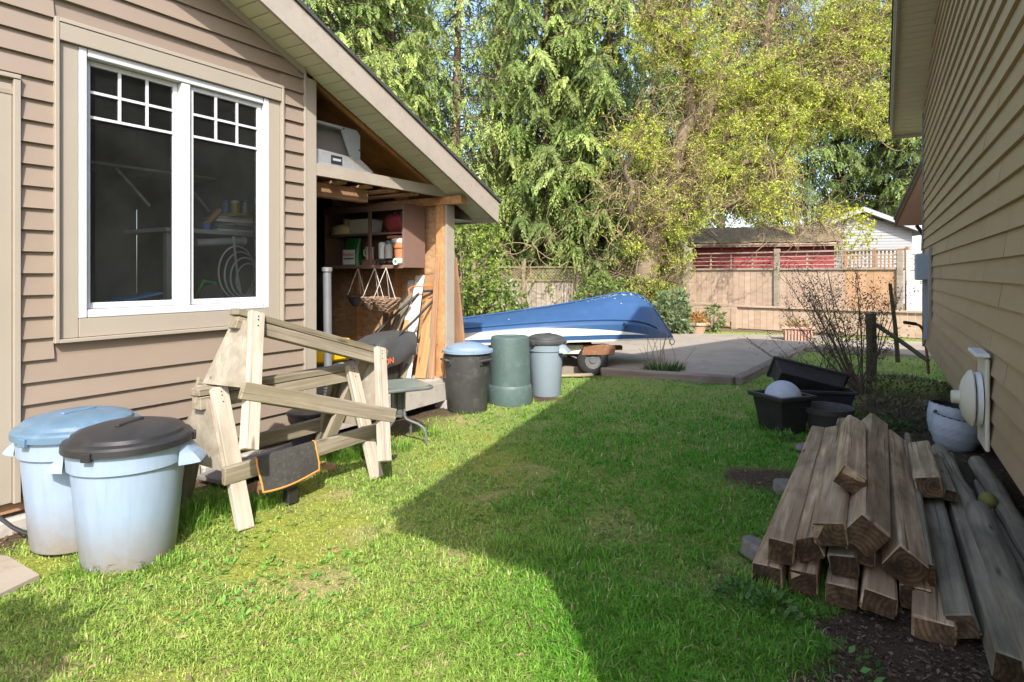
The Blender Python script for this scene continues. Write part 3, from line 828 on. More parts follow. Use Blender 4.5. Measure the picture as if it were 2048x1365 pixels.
# ---- under the siding
tbox("sill_plate", house, 'wood_stained', -2.5, 1.6, 0.015, 0.10, 0.105, 0.196, 0.004)
for q in range(9):
    xx = -2.3 + q * 0.43
    tbox("footing_block", house, 'concrete', xx, xx + .425, -0.01 - .02 * (q % 2), 0.3, -0.05, 0.10 - .02 * (q % 3), 0.012)

# ================================================================== right house
rh = thing("house", "olive-sided house wall with overhanging eave close by on the right", "house", (0, 0, 0), RA)
S0, S1 = 0.36, 8.95
TN, TF, RS = -0.277, 9.53, 4.63            # near tip, far tip and ridge of its gable
SL = 0.307
def zq(s_): return 3.33 + SL * ((TF - s_) if s_ >= RS else (s_ - TN))   # top of its barge board
YW = -0.5
wallR = sub("wall", rh)
MB().prism([(S0, .5), (S1, .5), (S1, zq(S1) - .16), (RS, zq(RS) - .16), (S0, zq(S0) - .16)], YW - .1, YW).obj("sheathing", m('siding_olive'), wallR, fixn=True)
joint_rng = random.Random(5)
i = 0
ztop = zq(RS) - 0.2
while 0.5 + COURSE * i < ztop:
    z0 = 0.5 + COURSE * i; z1 = z0 + COURSE + .012
    xa, xb = S0, S1
    if z0 > zq(S1) - .2:
        xb = min(S1, TF - (z0 + .2 - 3.33) / SL); xa = max(S0, TN + (z0 + .2 - 3.33) / SL)
    cuts = [xa]; p = xa + joint_rng.uniform(0.6, 2.2)
    while p < xb - .5:
        cuts.append(p); p += joint_rng.uniform(1.4, 2.6)
    cuts.append(xb)
    for a, b in zip(cuts, cuts[1:]):
        wob = joint_rng.uniform(-.002, .002)
        lap("siding_board", wallR, m('siding_olive'), a + .003, b - .003, a + .003, b - .003, z0, z1, YW, 0.023 + wob, 0.005, 1)
    i += 1
tbox("corner_board", rh, 'metal_grey', S1 - .01, S1 + .05, YW - .1, YW + .03, 0.45, zq(S1) - .2)
tbox("bottom_strip", rh, 'siding_olive', S0, S1, YW - .05, YW + .012, 0.47, 0.498)
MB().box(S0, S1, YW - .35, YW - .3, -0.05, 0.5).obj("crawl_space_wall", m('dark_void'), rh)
MB().box(S0, S0 + .1, YW - 6, YW - .1, .5, 3.2).obj("side_wall", m('siding_olive'), rh)
MB().box(S1 - .1, S1, YW - 6, YW - .1, .5, 3.2).obj("side_wall", m('siding_olive'), rh)
roofR = sub("roof", rh)
YE = -0.16                                   # outer face of its barge board
def rslab(nm, mat, a, b, y0, y1, lo, hi):
    return MB().prism([(a, zq(a) + lo), (b, zq(b) + lo), (b, zq(b) + hi), (a, zq(a) + hi)], y0, y1).obj(nm, m(mat), roofR, fixn=True)
rslab("fascia", 'trim_dusty', RS, TF, YE - .025, YE, -0.2, 0.0)
rslab("fascia", 'trim_dusty', TN, RS - .002, YE - .025, YE, -0.2, 0.0)
rslab("barge_trim", 'soffit_cream', RS, TF - .002, YE, YE + .02, -0.08, -0.002)
rslab("roof_slope", 'shingle_dark', RS, TF + .03, -7.0, YE + .035, 0.002, 0.03)
rslab("roof_slope", 'shingle_dark', TN - .03, RS - .002, -7.0, YE + .035, 0.002, 0.03)
MB().box(TF - .025, TF, -7.0, YE - .027, zq(TF) - .2, zq(TF) - .01).obj("fascia", m('trim_dusty'), roofR)
MB().box(TN, TN + .025, -7.0, YE - .027, zq(TN) - .2, zq(TN) - .01).obj("fascia", m('trim_dusty'), roofR)
x = RS
while x < TF - 0.03:
    x1 = min(x + .093, TF - .03)
    MB().prism([(x, zq(x) - .165), (x1, zq(x1) - .165), (x1, zq(x1) - .15), (x, zq(x) - .15)], YW, YE - .027).obj("soffit_panel", m('soffit_shade'), roofR, fixn=True)
    x += .1
rslab("soffit_backing", 'board_grey', RS, TF - .03, -7.0, YE - .028, -0.148, -0.14)
rslab("soffit_backing", 'soffit_shade', TN + .03, RS, -7.0, YE - .028, -0.16, -0.14)
# meter box with its backing board near the far corner
mbx = thing("meter_box", "grey electric meter box on backing board at far corner of right house", "meter box", RP(0, 0), RA)
tbox("backing_board", mbx, 'trim_dusty', 7.62, 7.76, YW + .02, YW + .045, 0.85, 1.62)
tbox("box", mbx, 'metal_box', 8.02, 8.3, YW + .02, YW + .14, 1.27, 1.56, 0.01)
tbox("conduit", mbx, 'metal_box', 8.14, 8.18, YW + .025, YW + .06, 0.6, 1.268)
# dryer vent
vent = thing("wall_vent", "cream round exhaust vent on a square block low on right wall", "vent", RP(0, 0), RA)
tbox("mounting_block", vent, 'vent_cream', 3.76, 4.04, YW + .026, YW + .045, 0.46, 0.92, 0.006)
tbox("drip_cap", vent, 'vent_white', 3.75, 4.05, YW + .026, YW + .085, 0.925, 0.945, 0.004)
Mv = Matrix.Translation((3.89, YW + .05, 0.70)) @ Matrix.Rotation(R(-90), 4, 'X')
MB().lathe([(0.0, 0.0), (.135, 0.0), (.135, .02), (.125, .025), (.12, .015), (0.0, .015)], 36).obj("wall_ring", m('vent_white'), vent, True, Mv)
MB().lathe([(0.0, 0.018), (.085, .018), (.085, .034), (0.0, .034)], 28).obj("sleeve", m('metal_grey'), vent, True, Mv)
MB().lathe([(.0, .032), (.142, .032), (.145, .038), (.138, .05), (.095, .075), (.055, .086), (.0, .088)], 40).obj("hood", m('vent_cream'), vent, True, Mv)
MB().lathe([(.0, .086), (.034, .086), (.034, .118), (.028, .122), (.0, .122)], 24).obj("stub", m('vent_cream'), vent, True, Mv)

# ================================================================== bins by the left wall
def brute(root, bodym, lidm, r0=0.195, r1=0.243, h=0.56, lid=True, handles=True, hang=0.0):
    """a round refuse can with a hooded rim band, two grips and a domed lid"""
    zb = h - 0.115
    rb = r0 + (r1 - r0) * zb / h
    prof = [(0, .012), (r0 - .03, .012), (r0 - .02, 0), (r0 - .004, 0), (r0, .008), (rb, zb), (rb + .004, zb + .004), (r1 + .004, zb + .008), (r1 + .008, h - .03), (r1 + .018, h - .018), (r1 + .018, h), (r1 + .004, h), (r1 - .002, h - .02), (r0 - .01, .03), (0, .03)]
    MB().lathe(prof, 48).obj("body", bodym, root, True, angle=30)
    if handles:
        for sgn in (0, math.pi):
            Mh = Matrix.Rotation(hang + sgn, 4, 'Z')
            a = r1
            Mx = MB()                      # a scoop that flares outward as it drops from under the lid
            rows_ = []
            for f_ in np.linspace(0, 1, 7):
                e_ = .012 + .062 * f_ ** 1.3; hw_ = .062 + .022 * f_
                zz_ = h - .022 - .085 * f_
                rows_.append([(a - .006, -hw_ - .02, zz_), (a + e_ * .55, -hw_, zz_), (a + e_, -hw_ * .72, zz_), (a + e_, hw_ * .72, zz_), (a + e_ * .55, hw_, zz_), (a - .006, hw_ + .02, zz_)])
            rows_.append([(x_ + (.006 if 0 < i_ < 5 else 0), y_, z_ - .014) for i_, (x_, y_, z_) in enumerate(rows_[-1])])
            Mx.grid(rows_); Mx.grid([[(x_ - (.008 if 0 < i_ < 5 else 0), y_ * .93, z_) for i_, (x_, y_, z_) in enumerate(r_)] for r_ in rows_])
            Mx.obj("handle", bodym, root, True, M=Mh, angle=35)
    if lid:
        rl = r1 + .026
        lp = [(0, h + .075), (.03, h + .075), (rl * .55, h + .068), (rl * .80, h + .05), (rl * .86, h + .040), (rl * .88, h + .024), (rl * .97, h + .016), (rl, h + .006), (rl + .002, h - .022), (rl - .008, h - .024), (rl - .012, h - .002), (0, h + .01)]
        L_ = MB().lathe(lp, 56).obj("lid", lidm, root, True, angle=28)
        MB().box(-.085, .085, -.012, .012, h + .068, h + .083).obj("lid_grip", lidm, L_, bevel=.005, M=Matrix.Rotation(hang + 1.2, 4, 'Z'))
        for a in (0.2, 2.3, 4.4):
            MB().box(rl - .012, rl + .012, -.022, .022, h - .035, h + .004).obj("lid_tab", lidm, L_, bevel=.003, M=Matrix.Rotation(hang + a, 4, 'Z'))
# dirt rising from the foot of the pale bins
t = NT('bin_blue_dirty')
v = t.coord(rnd=False)
sx = t.node("ShaderNodeSeparateXYZ"); t.link(v, sx.inputs[0])
mr = t.node("ShaderNodeMapRange"); mr.inputs[1].default_value = 0.0; mr.inputs[2].default_value = 0.26; mr.inputs[3].default_value = 1.7; mr.inputs[4].default_value = 0.0
t.link(sx.outputs[2], mr.inputs[0])
mm = t.node("ShaderNodeMath", operation='MULTIPLY'); t.link(mr.outputs[0], mm.inputs[0]); t.link(t.noise(v, 13, 6, 0.75), mm.inputs[1])
cb = t.ramp(t.noise(t.coord((9, 9, 1.2), rnd=False), 2.2, 6, .7), [(.25, (.215, .285, .385)), (.5, (.26, .335, .45)), (.75, (.285, .36, .475))])
t.base(t.mix(mm.outputs[0], cb, (0.24, 0.195, 0.15))); t.set(0.45, 0, 0.4)

b1 = thing("trash_can", "pale blue round trash can with black domed lid, nearest of the pair by the siding", "trash can", (-1.82, 2.88, 0.0), 0.0, "pale blue trash cans by the window wall")
brute(b1, m('bin_blue_dirty'), m('lid_black'), hang=0.25)
b2 = thing("trash_can", "pale blue round trash can with blue lid, behind the black-lidded one", "trash can", (-2.17, 3.03, 0.02), 0.0, "pale blue trash cans by the window wall")
brute(b2, m('bin_blue_dirty'), m('lid_blue'), hang=0.05)

# ---- the three by the bay post
b3 = thing("trash_can", "charcoal trash can with pale blue lid beside the bay post", "trash can", (-0.435, 5.95, 0.0), 0.0, "cans beside the bay post")
MB().lathe([(0, .01), (.17, .01), (.185, 0), (.19, .01), (.213, .34), (.215, .345), (.217, .40), (.219, .41), (.226, .55), (.232, .555), (.232, .585), (.22, .585), (.21, .5), (.18, .03), (0, .03)], 44).obj("body", m('can_charcoal'), b3, True, angle=25)
MB().lathe([(0, .67), (.05, .67), (.13, .655), (.2, .628), (.215, .605), (.25, .598), (.252, .575), (.24, .575), (.236, .59), (0, .6)], 44).obj("lid", m('lid_pale'), b3, True, angle=28)
for sg in (0.9, -1.0):
    MB().tube([(.20, -.06, .50), (.262, -.055, .515), (.262, .055, .515), (.20, .06, .50)], .011, 8).obj("handle", m('can_charcoal'), b3, True, M=Matrix.Rotation(R(-90) + sg, 4, 'Z'))
    MB().box(.21, .232, -.065, .065, .46, .55).obj("handle_recess", m('bin_black'), b3, bevel=.006, M=Matrix.Rotation(R(-90) + sg, 4, 'Z'))
b4 = thing("trash_can", "green trash can standing upside down between two lidded cans", "trash can", (-0.02, 6.30, 0.0), 0.0, "cans beside the bay post")
bo = MB().lathe([(.20, 0), (.228, 0), (.232, .02), (.228, .17), (.222, .185), (.214, .20), (.20, .665), (.196, .685), (.185, .692), (.17, .688), (.165, .68), (0, .68)], 44).obj("body", m('can_green'), b4, True, angle=25)
for a in (-2.2, -1.57, -0.95):
    MB().box(.2065, .2125, -.003, .003, .22, .62).obj("side_rib", m('can_green'), b4, M=Matrix.Rotation(a, 4, 'Z') @ Matrix.Rotation(R(-1.4), 4, 'Y'))
b5 = thing("trash_can", "pale grey trash can with dark lid behind the upturned green one", "trash can", (0.375, 6.72, 0.0), 0.0, "cans beside the bay post")
brute(b5, m('bin_grey'), m('can_charcoal'), 0.165, 0.195, 0.60, hang=-0.4)

# ================================================================== sawhorses
def hbeam(nm, p0, p1, w, h, mat, root, up=(0, 0, 1), bev=.004):
    return plank(nm, p0, p1, w, h, m(mat), root, up=up, bev=bev, jit=.0025)
def nails(parent_obj, pts, nrm):
    pass
def sawhorse(root, L=1.15, H=0.72, seed=1):
    rr = random.Random(seed)
    e = L / 2
    r1 = hbeam("top_rail", (-e, .0, H - .02), (e, 0, H - .02), .088, .038, 'wood_weathered', root)
    r2 = hbeam("top_rail", (-e + .01, .0, H - .075), (e - .03, 0, H - .075), .082, .07, 'wood_weathered', root)
    for sx_ in (-1, 1):
        xx = sx_ * (e - .10)
        for sy_ in (-1, 1):
            lg = hbeam("leg", (xx, sy_ * .055, H + .0), (xx, sy_ * .30, 0.0), .038, .088, 'wood_sunbleached' if sy_ < 0 else 'wood_weathered', root, up=(1, 0, 0))
            for q in ((-.02, .03), (.02, .05), (.0, .085)):
                MB().lathe([(0, .0215), (.004, .0215), (.004, .018)], 8).obj("nail", m('metal_black'), lg, M=Matrix.Translation((-(H * 1.06) / 2 + q[1], 0, 0)) @ Matrix.Rotation(R(90 * -sy_), 4, 'X') @ Matrix.Translation((0, 0, 0)))
        xo = xx + sx_ * .053
        MB().prism([(-.065, H - .06), (.065, H - .06), (.20, H - .42), (-.20, H - .42)], xo - .007, xo + .007, 'x').obj("gusset", m('wood_ply'), root, fixn=True)
    for sy_ in (-1, 1):
        hbeam("stringer", (-e + .02, sy_ * .225, .285), (e - .02, sy_ * .225, .285), .036, .09, 'wood_weathered', root)
lower = thing("sawhorse", "lower weathered wooden sawhorse standing on the grass by the siding", "sawhorse", (-1.395, 3.735, 0.0), R(57.5), "sawhorses")
sawhorse(lower)
upper = thing("sawhorse", "upper weathered sawhorse stacked tilted on top of the other", "sawhorse", (-1.31, 3.60, 0.29), R(54), "sawhorses")
upper.rotation_euler = Euler((R(-3), R(17.5), R(54)), 'XYZ')
sawhorse(upper, seed=2)

# black cloth with orange hem over the front stringer
cl = thing("cloth", "black cloth with orange hem draped over the sawhorse's front stringer", "cloth", (-1.395, 3.735, 0.035), R(57.5))
P = []
rows = [(-.205, .215), (-.207, .27), (-.212, .299), (-.232, .302), (-.254, .299), (-.262, .27), (-.270, .225), (-.276, .175), (-.279, .13)]
for j, (y_, z_) in enumerate(rows):
    P.append([(x_ + .01 * math.sin(j), y_ - .012 * math.sin(9 * x_ + j * .5) * max(0, j - 4) / 4, z_ + .018 * math.sin(7 * x_) * max(0, j - 4) / 4) for x_ in np.linspace(-.37, .02, 22)])
MB().grid(P).obj("cloth_sheet", m('fabric_black'), cl, True)
MB().tube([(p[0], p[1], p[2]) for p in P[-1]], .006, 6).obj("hem", m('hem_orange'), cl, True)
MB().tube([P[j][0] for j in range(len(P))], .0055, 6).obj("hem", m('hem_orange'), cl, True)
MB().tube([P[j][-1] for j in range(len(P))], .0055, 6).obj("hem", m('hem_orange'), cl, True)

# bucket behind the sawhorses
q = px(622, 815, 4.35)
bk = thing("bucket", "black round bucket against the siding behind the sawhorses", "bucket", (q.x - .03, q.y + .06, 0.0))
MB().lathe([(0, .008), (.10, .008), (.11, 0), (.13, .27), (.145, .275), (.15, .30), (.152, .335), (.143, .34), (.138, .30), (.11, .03), (0, .03)], 32).obj("body", m('bin_black'), bk, True, angle=25)
MB().lathe([(0, .345), (.15, .345), (.158, .34), (.158, .322), (.15, .32)], 32).obj("lid", m('lid_black'), bk, True, angle=25)
# flat scrap and a grey tarp-like board under the horses
plank("scrap_board", (-1.62, 3.60, .03), (-1.25, 4.15, .03), .14, .035, m('wood_stained'), bev=.004)
props(bpy.data.objects["scrap_board"], "brown scrap board lying in the grass under the sawhorses", "board")
plank("timber_offcut", (-1.30, 3.47, .06), (-1.26, 3.53, .06), .05, .09, m('metal_black'), bev=.006)
props(bpy.data.objects["timber_offcut"], "small black block in the grass behind the draped cloth", "block")
q0, q1 = LP(.62, .27, .06), LP(1.42, .20, .07)
plank("tarp_roll", q0, q1, .30, .03, m('board_grey'), bev=.004)
props(bpy.data.objects["tarp_roll"], "grey flat folded tarp lying along the wall behind the sawhorses", "tarp")

# ================================================================== small glass table
gt = thing("side_table", "small side table with square glass top and bent metal legs by the bay", "side table", (-0.90, 4.78, 0.0), R(30))
S_ = .215
rc = .06
def rsq(s_, r_, n=5):
    pts = []
    for cx, cy, a0 in ((s_ - r_, s_ - r_, 0), (-s_ + r_, s_ - r_, 90), (-s_ + r_, -s_ + r_, 180), (s_ - r_, -s_ + r_, 270)):
        for q_ in range(n + 1):
            a = R(a0 + 90 * q_ / n); pts.append((cx + r_ * math.cos(a), cy + r_ * math.sin(a)))
    return pts
MB().prism(rsq(S_ - .012, rc), .462, .472, 'z').obj("glass_top", m('glass_table'), gt, fixn=True)
rim = [(x_, y_, .455) for x_, y_ in rsq(S_, rc)]
MB().tube(rim + rim[:2], .013, 8, cap=False).obj("rim", m('metal_grey'), gt, True)
for sg in ((-1, -1), (1, -1), (1, 1), (-1, 1)):
    a = math.atan2(sg[1], sg[0])
    cpt = lambda r_, z_: (r_ * math.cos(a), r_ * math.sin(a), z_)
    MB().tube([cpt(.055, .45), cpt(.052, .30), cpt(.055, .22), cpt(.075, .195), cpt(.17, .165), cpt(.215, .14), cpt(.235, .10), cpt(.24, .0)], .011, 8).obj("leg", m('metal_grey'), gt, True)
for zz in (.225, .44):
    MB().box(-.05, .05, -.05, .05, zz - .012, zz + .012).obj("collar", m('metal_grey'), gt, bevel=.006, M=Matrix.Rotation(R(45), 4, 'Z'))
for a in range(4):
    MB().box(.03, .042, -.02, .02, .24, .43).obj("column_slat", m('metal_grey'), gt, M=Matrix.Rotation(R(90 * a), 4, 'Z'))

# black hose on the footing at far left
hs = []
for (u, v_) in ((-30, 1015), (0, 1036), (25, 1055), (50, 1066), (82, 1072), (100, 1070)):
    hs.append(px(u, v_, 2.98))
props(MB().tube(hs, .0095, 8).obj("hose", m('metal_black'), None, True), "black hose sagging along the concrete footing behind the cans", "hose")

# ================================================================== inside the storage bay (left-house axes)
def lthing(name, label, cat, x_, y_, z_, rz=0.0, group=None):
    p = LP(x_, -y_, z_)
    return thing(name, label, cat, p, LA + rz, group)
# wall cabinet hung on the end wall; its open front looks towards the camera
cab = lthing("wall_cabinet", "brown open wall cabinet full of garden things in the bay", "cabinet", 0, 0, 0)
CX0, CX1, CY0, CY1, CZ0, CZ1 = 2.878, 3.20, 0.22, 1.36, 1.40, 2.03
cm = 'cabinet_brown'
tbox("side_panel", cab, cm, CX0, CX1, CY0, CY0 + .02, CZ0, CZ1 + .0)
tbox("side_panel", cab, cm, CX0, CX1, CY1 - .02, CY1, CZ0, CZ1)
tbox("bottom_panel", cab, cm, CX0 - .001, CX1, CY0 + .021, CY1 - .021, CZ0 + .005, CZ0 + .025)
tbox("top_panel", cab, cm, CX0 - .001, CX1, CY0 + .021, CY1 - .021, CZ1 - .02, CZ1 - .001)
tbox("shelf", cab, cm, CX0 + .01, CX1, CY0 + .021, CY1 - .021, 1.735, 1.753)
tbox("divider", cab, cm, CX0 - .004, CX0 + .018, .665, .70, CZ0 + .03, CZ1 - .022)
tbox("back_panel", cab, cm, CX1 - .01, CX1 - .002, CY0 + .021, CY1 - .021, CZ0 + .026, CZ1 - .021, 0)
tbox("face_rail", cab, cm, CX0 - .012, CX0 - .002, CY0, CY1, CZ0 - .008, CZ0 + .028)
tbox("face_rail", cab, cm, CX0 - .012, CX0 - .002, CY0, CY1, CZ1 - .06, CZ1)
ZB, ZM = CZ0 + .026, 1.754
def pot(root, r, h, mat, nm="body"):
    MB().lathe([(0, .004), (r * .68, 0), (r * .9, h * .78), (r, h * .78), (r * 1.02, h), (r * .92, h), (r * .86, h * .8), (r * .6, .03), (0, .03)], 32).obj(nm, m(mat), root, True, angle=25)
a = lthing("flower_pot", "terracotta flower pot with white saucer on top, on the lower cabinet shelf", "flower pot", 2.99, .335, ZB); pot(a, .10, .22, 'terracotta')
MB().lathe([(0, .222), (.106, .222), (.112, .25), (.104, .262), (0, .255)], 32).obj("saucer", m('paper_white'), a, True, angle=25)
a = lthing("plant_tray", "flat orange plastic tray under the red bag in the cabinet", "tray", 2.99, .37, ZM - .06)
MB().box(-.07, .07, -.115, .115, .0, .028).obj("tray_body", m('terracotta'), a, bevel=.006)
a = lthing("duffel_bag", "dark red cloth bag on the upper cabinet shelf", "bag", 3.0, .42, ZM)
P = []
for th_ in np.linspace(0, math.pi, 12):
    P.append([(.10 * math.cos(ph) * math.sin(th_) * (1 + .1 * math.sin(5 * ph)), .17 * math.sin(ph) * math.sin(th_) * (1 + .12 * math.cos(3 * ph + th_ * 2)), .095 - .1 * math.cos(th_) + .012 * math.sin(4 * ph)) for ph in np.linspace(0, 2 * math.pi, 22)])
MB().grid(P).obj("body", m('cloth_red'), a, True, angle=80)
MB().tube([(-.09, -.14, .13), (-.1, -.15, .19), (-.09, -.08, .205), (-.09, -.04, .17)], .009, 8).obj("strap", m('fabric_black'), a, True)
a = lthing("storage_box", "pale plastic box on its side on the upper cabinet shelf", "box", 2.98, .84, ZM, R(6))
MB().hexa([(-.09, -.13, .0), (.09, -.13, .0), (.09, .13, .0), (-.09, .13, .0), (-.11, -.15, .15), (.11, -.15, .15), (.11, .15, .15), (-.11, .15, .15)]).obj("box_body", m('bench_grey'), a, bevel=.012)
a = lthing("cake_cover", "beige dome-shaped cover with knob on the upper cabinet shelf", "cover", 2.99, 1.14, ZM)
MB().lathe([(0, .0), (.15, .0), (.16, .01), (.165, .07), (.14, .10), (.03, .12), (.03, .13), (.04, .16), (.035, .175), (0, .18)], 36).obj("dome", m('cream_ceramic'), a, True, angle=30)
a = lthing("fertilizer_bag", "green and white fertilizer bag standing on the lower cabinet shelf", "bag", 2.97, 1.02, ZB, R(4))
P = []
for zf in np.linspace(0, 1, 9):
    w_ = .115 - .01 * abs(math.sin(zf * 7)); d_ = .055 * (1 - .75 * zf ** 3)
    P.append([(-d_ * math.cos(ph) * (1 + .05 * math.sin(9 * zf + 3 * ph)), w_ * math.copysign(abs(math.sin(ph)) ** .6, math.sin(ph)), .29 * zf) for ph in np.linspace(0, 2 * math.pi, 25)])
MB().grid(P).obj("sack", m('bag_green'), a, True, angle=80)
MB().box(-.066, -.058, -.085, .085, .01, .165).obj("label_panel", m('paper_white'), a, bevel=.003)
def text(parent, body, size, mat, M, nm="lettering", ext=.0008):
    cu = bpy.data.curves.new(nm, 'FONT'); cu.body = body; cu.size = size; cu.extrude = ext; cu.align_x = 'CENTER'; cu.align_y = 'CENTER'
    cu.materials.append(m(mat))
    tmp = bpy.data.objects.new(nm, cu); col.objects.link(tmp)
    me = bpy.data.meshes.new_from_object(tmp.evaluated_get(bpy.context.evaluated_depsgraph_get()))
    bpy.data.objects.remove(tmp)
    return link_mesh(nm, me, m(mat), parent, M)
FM = Matrix(((0, 0, -1, 0), (-1, 0, 0, 0), (0, 1, 0, 0), (0, 0, 0, 1)))          # text facing -x, reading along -y
text(a, "Builder", .052, 'text_red', Matrix.Translation((-.0672, 0, .115)) @ FM)
MB().box(-.0675, -.0665, -.07, .07, .066, .078).obj("print_bar", m('metal_black'), a)
a = lthing("mug", "cream mug on the lower cabinet shelf beside the divider", "mug", 2.96, .76, ZB + .06)
MB().lathe([(0, 0), (.04, 0), (.044, .13), (.038, .13), (.036, .02), (0, .02)], 24).obj("cup", m('cream_ceramic'), a, True, angle=30)
MB().tube([(-.01, .04, .11), (-.01, .075, .10), (-.01, .075, .05), (-.01, .04, .03)], .007, 8).obj("handle", m('cream_ceramic'), a, True)
MB().box(-.06, .08, -.05, .05, -.06, -.001).obj("stand", m('cabinet_brown'), a)
a = lthing("spray_bottle", "grey bottle with blue cap beside the flower pot in the cabinet", "bottle", 2.97, .50, ZB + .07)
MB().lathe([(0, 0), (.045, 0), (.048, .12), (.04, .14), (.03, .15), (0, .15)], 24).obj("body", m('bench_grey'), a, True, angle=30)
MB().lathe([(0, .15), (.036, .15), (.034, .18), (0, .185)], 20).obj("cap", m('lid_blue'), a, True, angle=30)
a = lthing("jar", "white jar on the lower cabinet shelf right of the divider", "jar", 2.98, .60, ZB + .07)
MB().lathe([(0, 0), (.04, 0), (.042, .15), (.03, .165), (0, .17)], 24).obj("jar_body", m('paper_white'), a, True, angle=30)
a = lthing("plastic_bag", "crumpled black plastic bag under the bottles in the cabinet", "bag", 2.975, .545, ZB)
P = []
for th_ in np.linspace(0, math.pi, 12):
    P.append([(.075 * math.cos(ph) * math.sin(th_) * (1 + .2 * math.sin(7 * ph + 3 * th_)), .10 * math.sin(ph) * math.sin(th_) * (1 + .2 * math.cos(6 * ph)), .033 - .034 * math.cos(th_)) for ph in np.linspace(0, 2 * math.pi, 30)])
MB().grid(P).obj("bag_body", m('lid_black'), a, True, angle=25)
a = lthing("hose_fitting", "small white and green cylinder at the cabinet's front edge", "fitting", 2.862, .275, ZB + .034)
Mx = Matrix.Rotation(R(-90), 4, 'Y') @ Matrix.Translation((0, 0, -.05))
MB().lathe([(.018, 0), (.034, 0), (.034, .09), (.018, .09)], 24).obj("shell", m('vent_white'), a, True, Mx, 30)
MB().lathe([(0, .0), (.0178, .0), (.0178, .088), (.008, .088), (0, .086)], 20).obj("core", m('tool_green'), a, True, Mx, 30)

# hanging baskets under the cabinet
def basket(label, x_, y_, z_, r, mat, hook, wick=True):
    b = lthing("hanging_basket", label, "hanging basket", x_, y_, z_, 0, "hanging baskets under the cabinet")
    dep = r * .95
    MB().lathe([(0, -dep), (r * .42, -dep * .97), (r * .75, -dep * .55), (r * .94, 0), (r * .88, 0), (r * .7, -dep * .52), (r * .38, -dep * .9), (0, -dep * .92)], 36).obj("bowl", m(mat), b, True, angle=30)
    if wick:
        rr = random.Random(int(y_ * 100))
        for lv in range(9):
            f_ = lv / 8; rad = r * (.98 - .5 * f_ ** 1.6); z0_ = -dep * f_ * .93
            pts = [((rad + .007 * math.sin(11 * q_ + lv * 1.7) + rr.uniform(-.003, .003)) * math.cos(q_), (rad + .007 * math.sin(11 * q_ + lv * 1.7)) * math.sin(q_), z0_ + rr.uniform(-.006, .006)) for q_ in np.linspace(0, 2 * math.pi, 44)]
            MB().tube(pts, .0085, 5, cap=False).obj("wicker_strand", m('wicker'), b, True)
    else:
        MB().lathe([(r * .9, -.012), (r * 1.0, -.008), (r * 1.0, .012), (r * .9, .012)], 32).obj("rim", m(mat), b, True)
    for q_ in range(3):
        an = 2.1 * q_ + .5
        MB().tube([(r * .94 * math.cos(an), r * .94 * math.sin(an), 0), (0.0, 0, hook)], .004, 6).obj("cord", m('rope'), b)
basket("dark round hanging basket, leftmost of the three under the cabinet", 2.88, .85, 1.11, .115, 'wicker_dark', .29, False)
basket("brown wicker hanging basket, middle of the three under the cabinet", 2.87, .60, 1.10, .13, 'wicker', .30)
basket("brown wicker hanging basket, nearest the post of the three", 2.86, .435, 1.09, .135, 'wicker', .31)

# loft: chequer-plate tool box and white shelf bracket
a = lthing("tool_box", "aluminium checker-plate tool box with grey lid up on the bay beam", "tool box", 1.80, .20, 2.212)
MB().prism([(-.15, 0), (.50, 0), (.50, .03), (.36, .11), (-.15, .13)], -.15, .0).obj("front_plate", m('aluminium'), a, fixn=True, bevel=.004)
MB().box(-.15, .33, -.02, .30, .10, .36).obj("lid_panel", m('board_grey'), a, bevel=.004)
MB().prism([(-.15, .37), (.36, .37), (.40, .33), (.40, .06), (.33, .06), (.20, .345), (-.15, .345)], -.10, -.07).obj("bracket", m('metal_box'), a, fixn=True, bevel=.003)
MB().box(-.15, .47, -.165, -.145, -.0, .016).obj("bottom_lip", m('aluminium'), a, bevel=.003)
MB().box(.03, .145, -.1555, -.1505, .03, .098).obj("maker_plate", m('metal_black'), a)
MB().box(.045, .13, -.1575, -.156, .055, .075).obj("plate_mark", m('metal_box'), a)
for q_ in ((.21, .355), (.385, .20), (.37, .085)):
    MB().lathe([(0, .004), (.008, .003), (.008, 0)], 10).obj("bolt", m('metal_black'), a, M=Matrix.Translation((q_[0], -.1005, q_[1])) @ Matrix.Rotation(R(90), 4, 'X'))

# upright hose wand, yellow machine
a = lthing("vacuum_pipe", "upright grey ribbed vacuum pipe in the bay beside the corner board", "pipe", 1.93, .20, .29)
MB().tube([(0, 0, .25), (-.02, -.01, 1.10)], .034, 16).obj("tube", m('galvanised'), a, True)
for q_ in range(9):
    MB().lathe([(.036, 0), (.044, .008), (.036, .016)], 16, (0, 0, .05 + .024 * q_)).obj("ring", m('metal_black'), a, True)
MB().lathe([(0, 0), (.042, 0), (.035, .25), (0, .25)], 16).obj("hose_end", m('metal_grey'), a, True)
MB().lathe([(.034, 0), (.044, 0), (.044, .03), (.034, .035)], 16, (-.02, -.01, 1.07)).obj("collar", m('galvanised'), a, True)
a = lthing("pressure_washer", "yellow and black machine low in the bay behind the pipe", "machine", 2.05, .42, .29)
MB().box(-.2, .26, -.12, .15, .27, .47).obj("housing", m('yellow_plastic'), a, bevel=.03)
MB().box(-.21, .27, -.13, .16, .15, .268).obj("band", m('metal_black'), a, bevel=.015)
MB().box(-.18, .24, -.11, .14, .0, .149).obj("chassis", m('metal_grey'), a, bevel=.01)
text(a, "GEAR", .075, 'text_yellow', Matrix.Translation((-.06, -.1315, .21)) @ Matrix.Rotation(R(90), 4, 'X'))

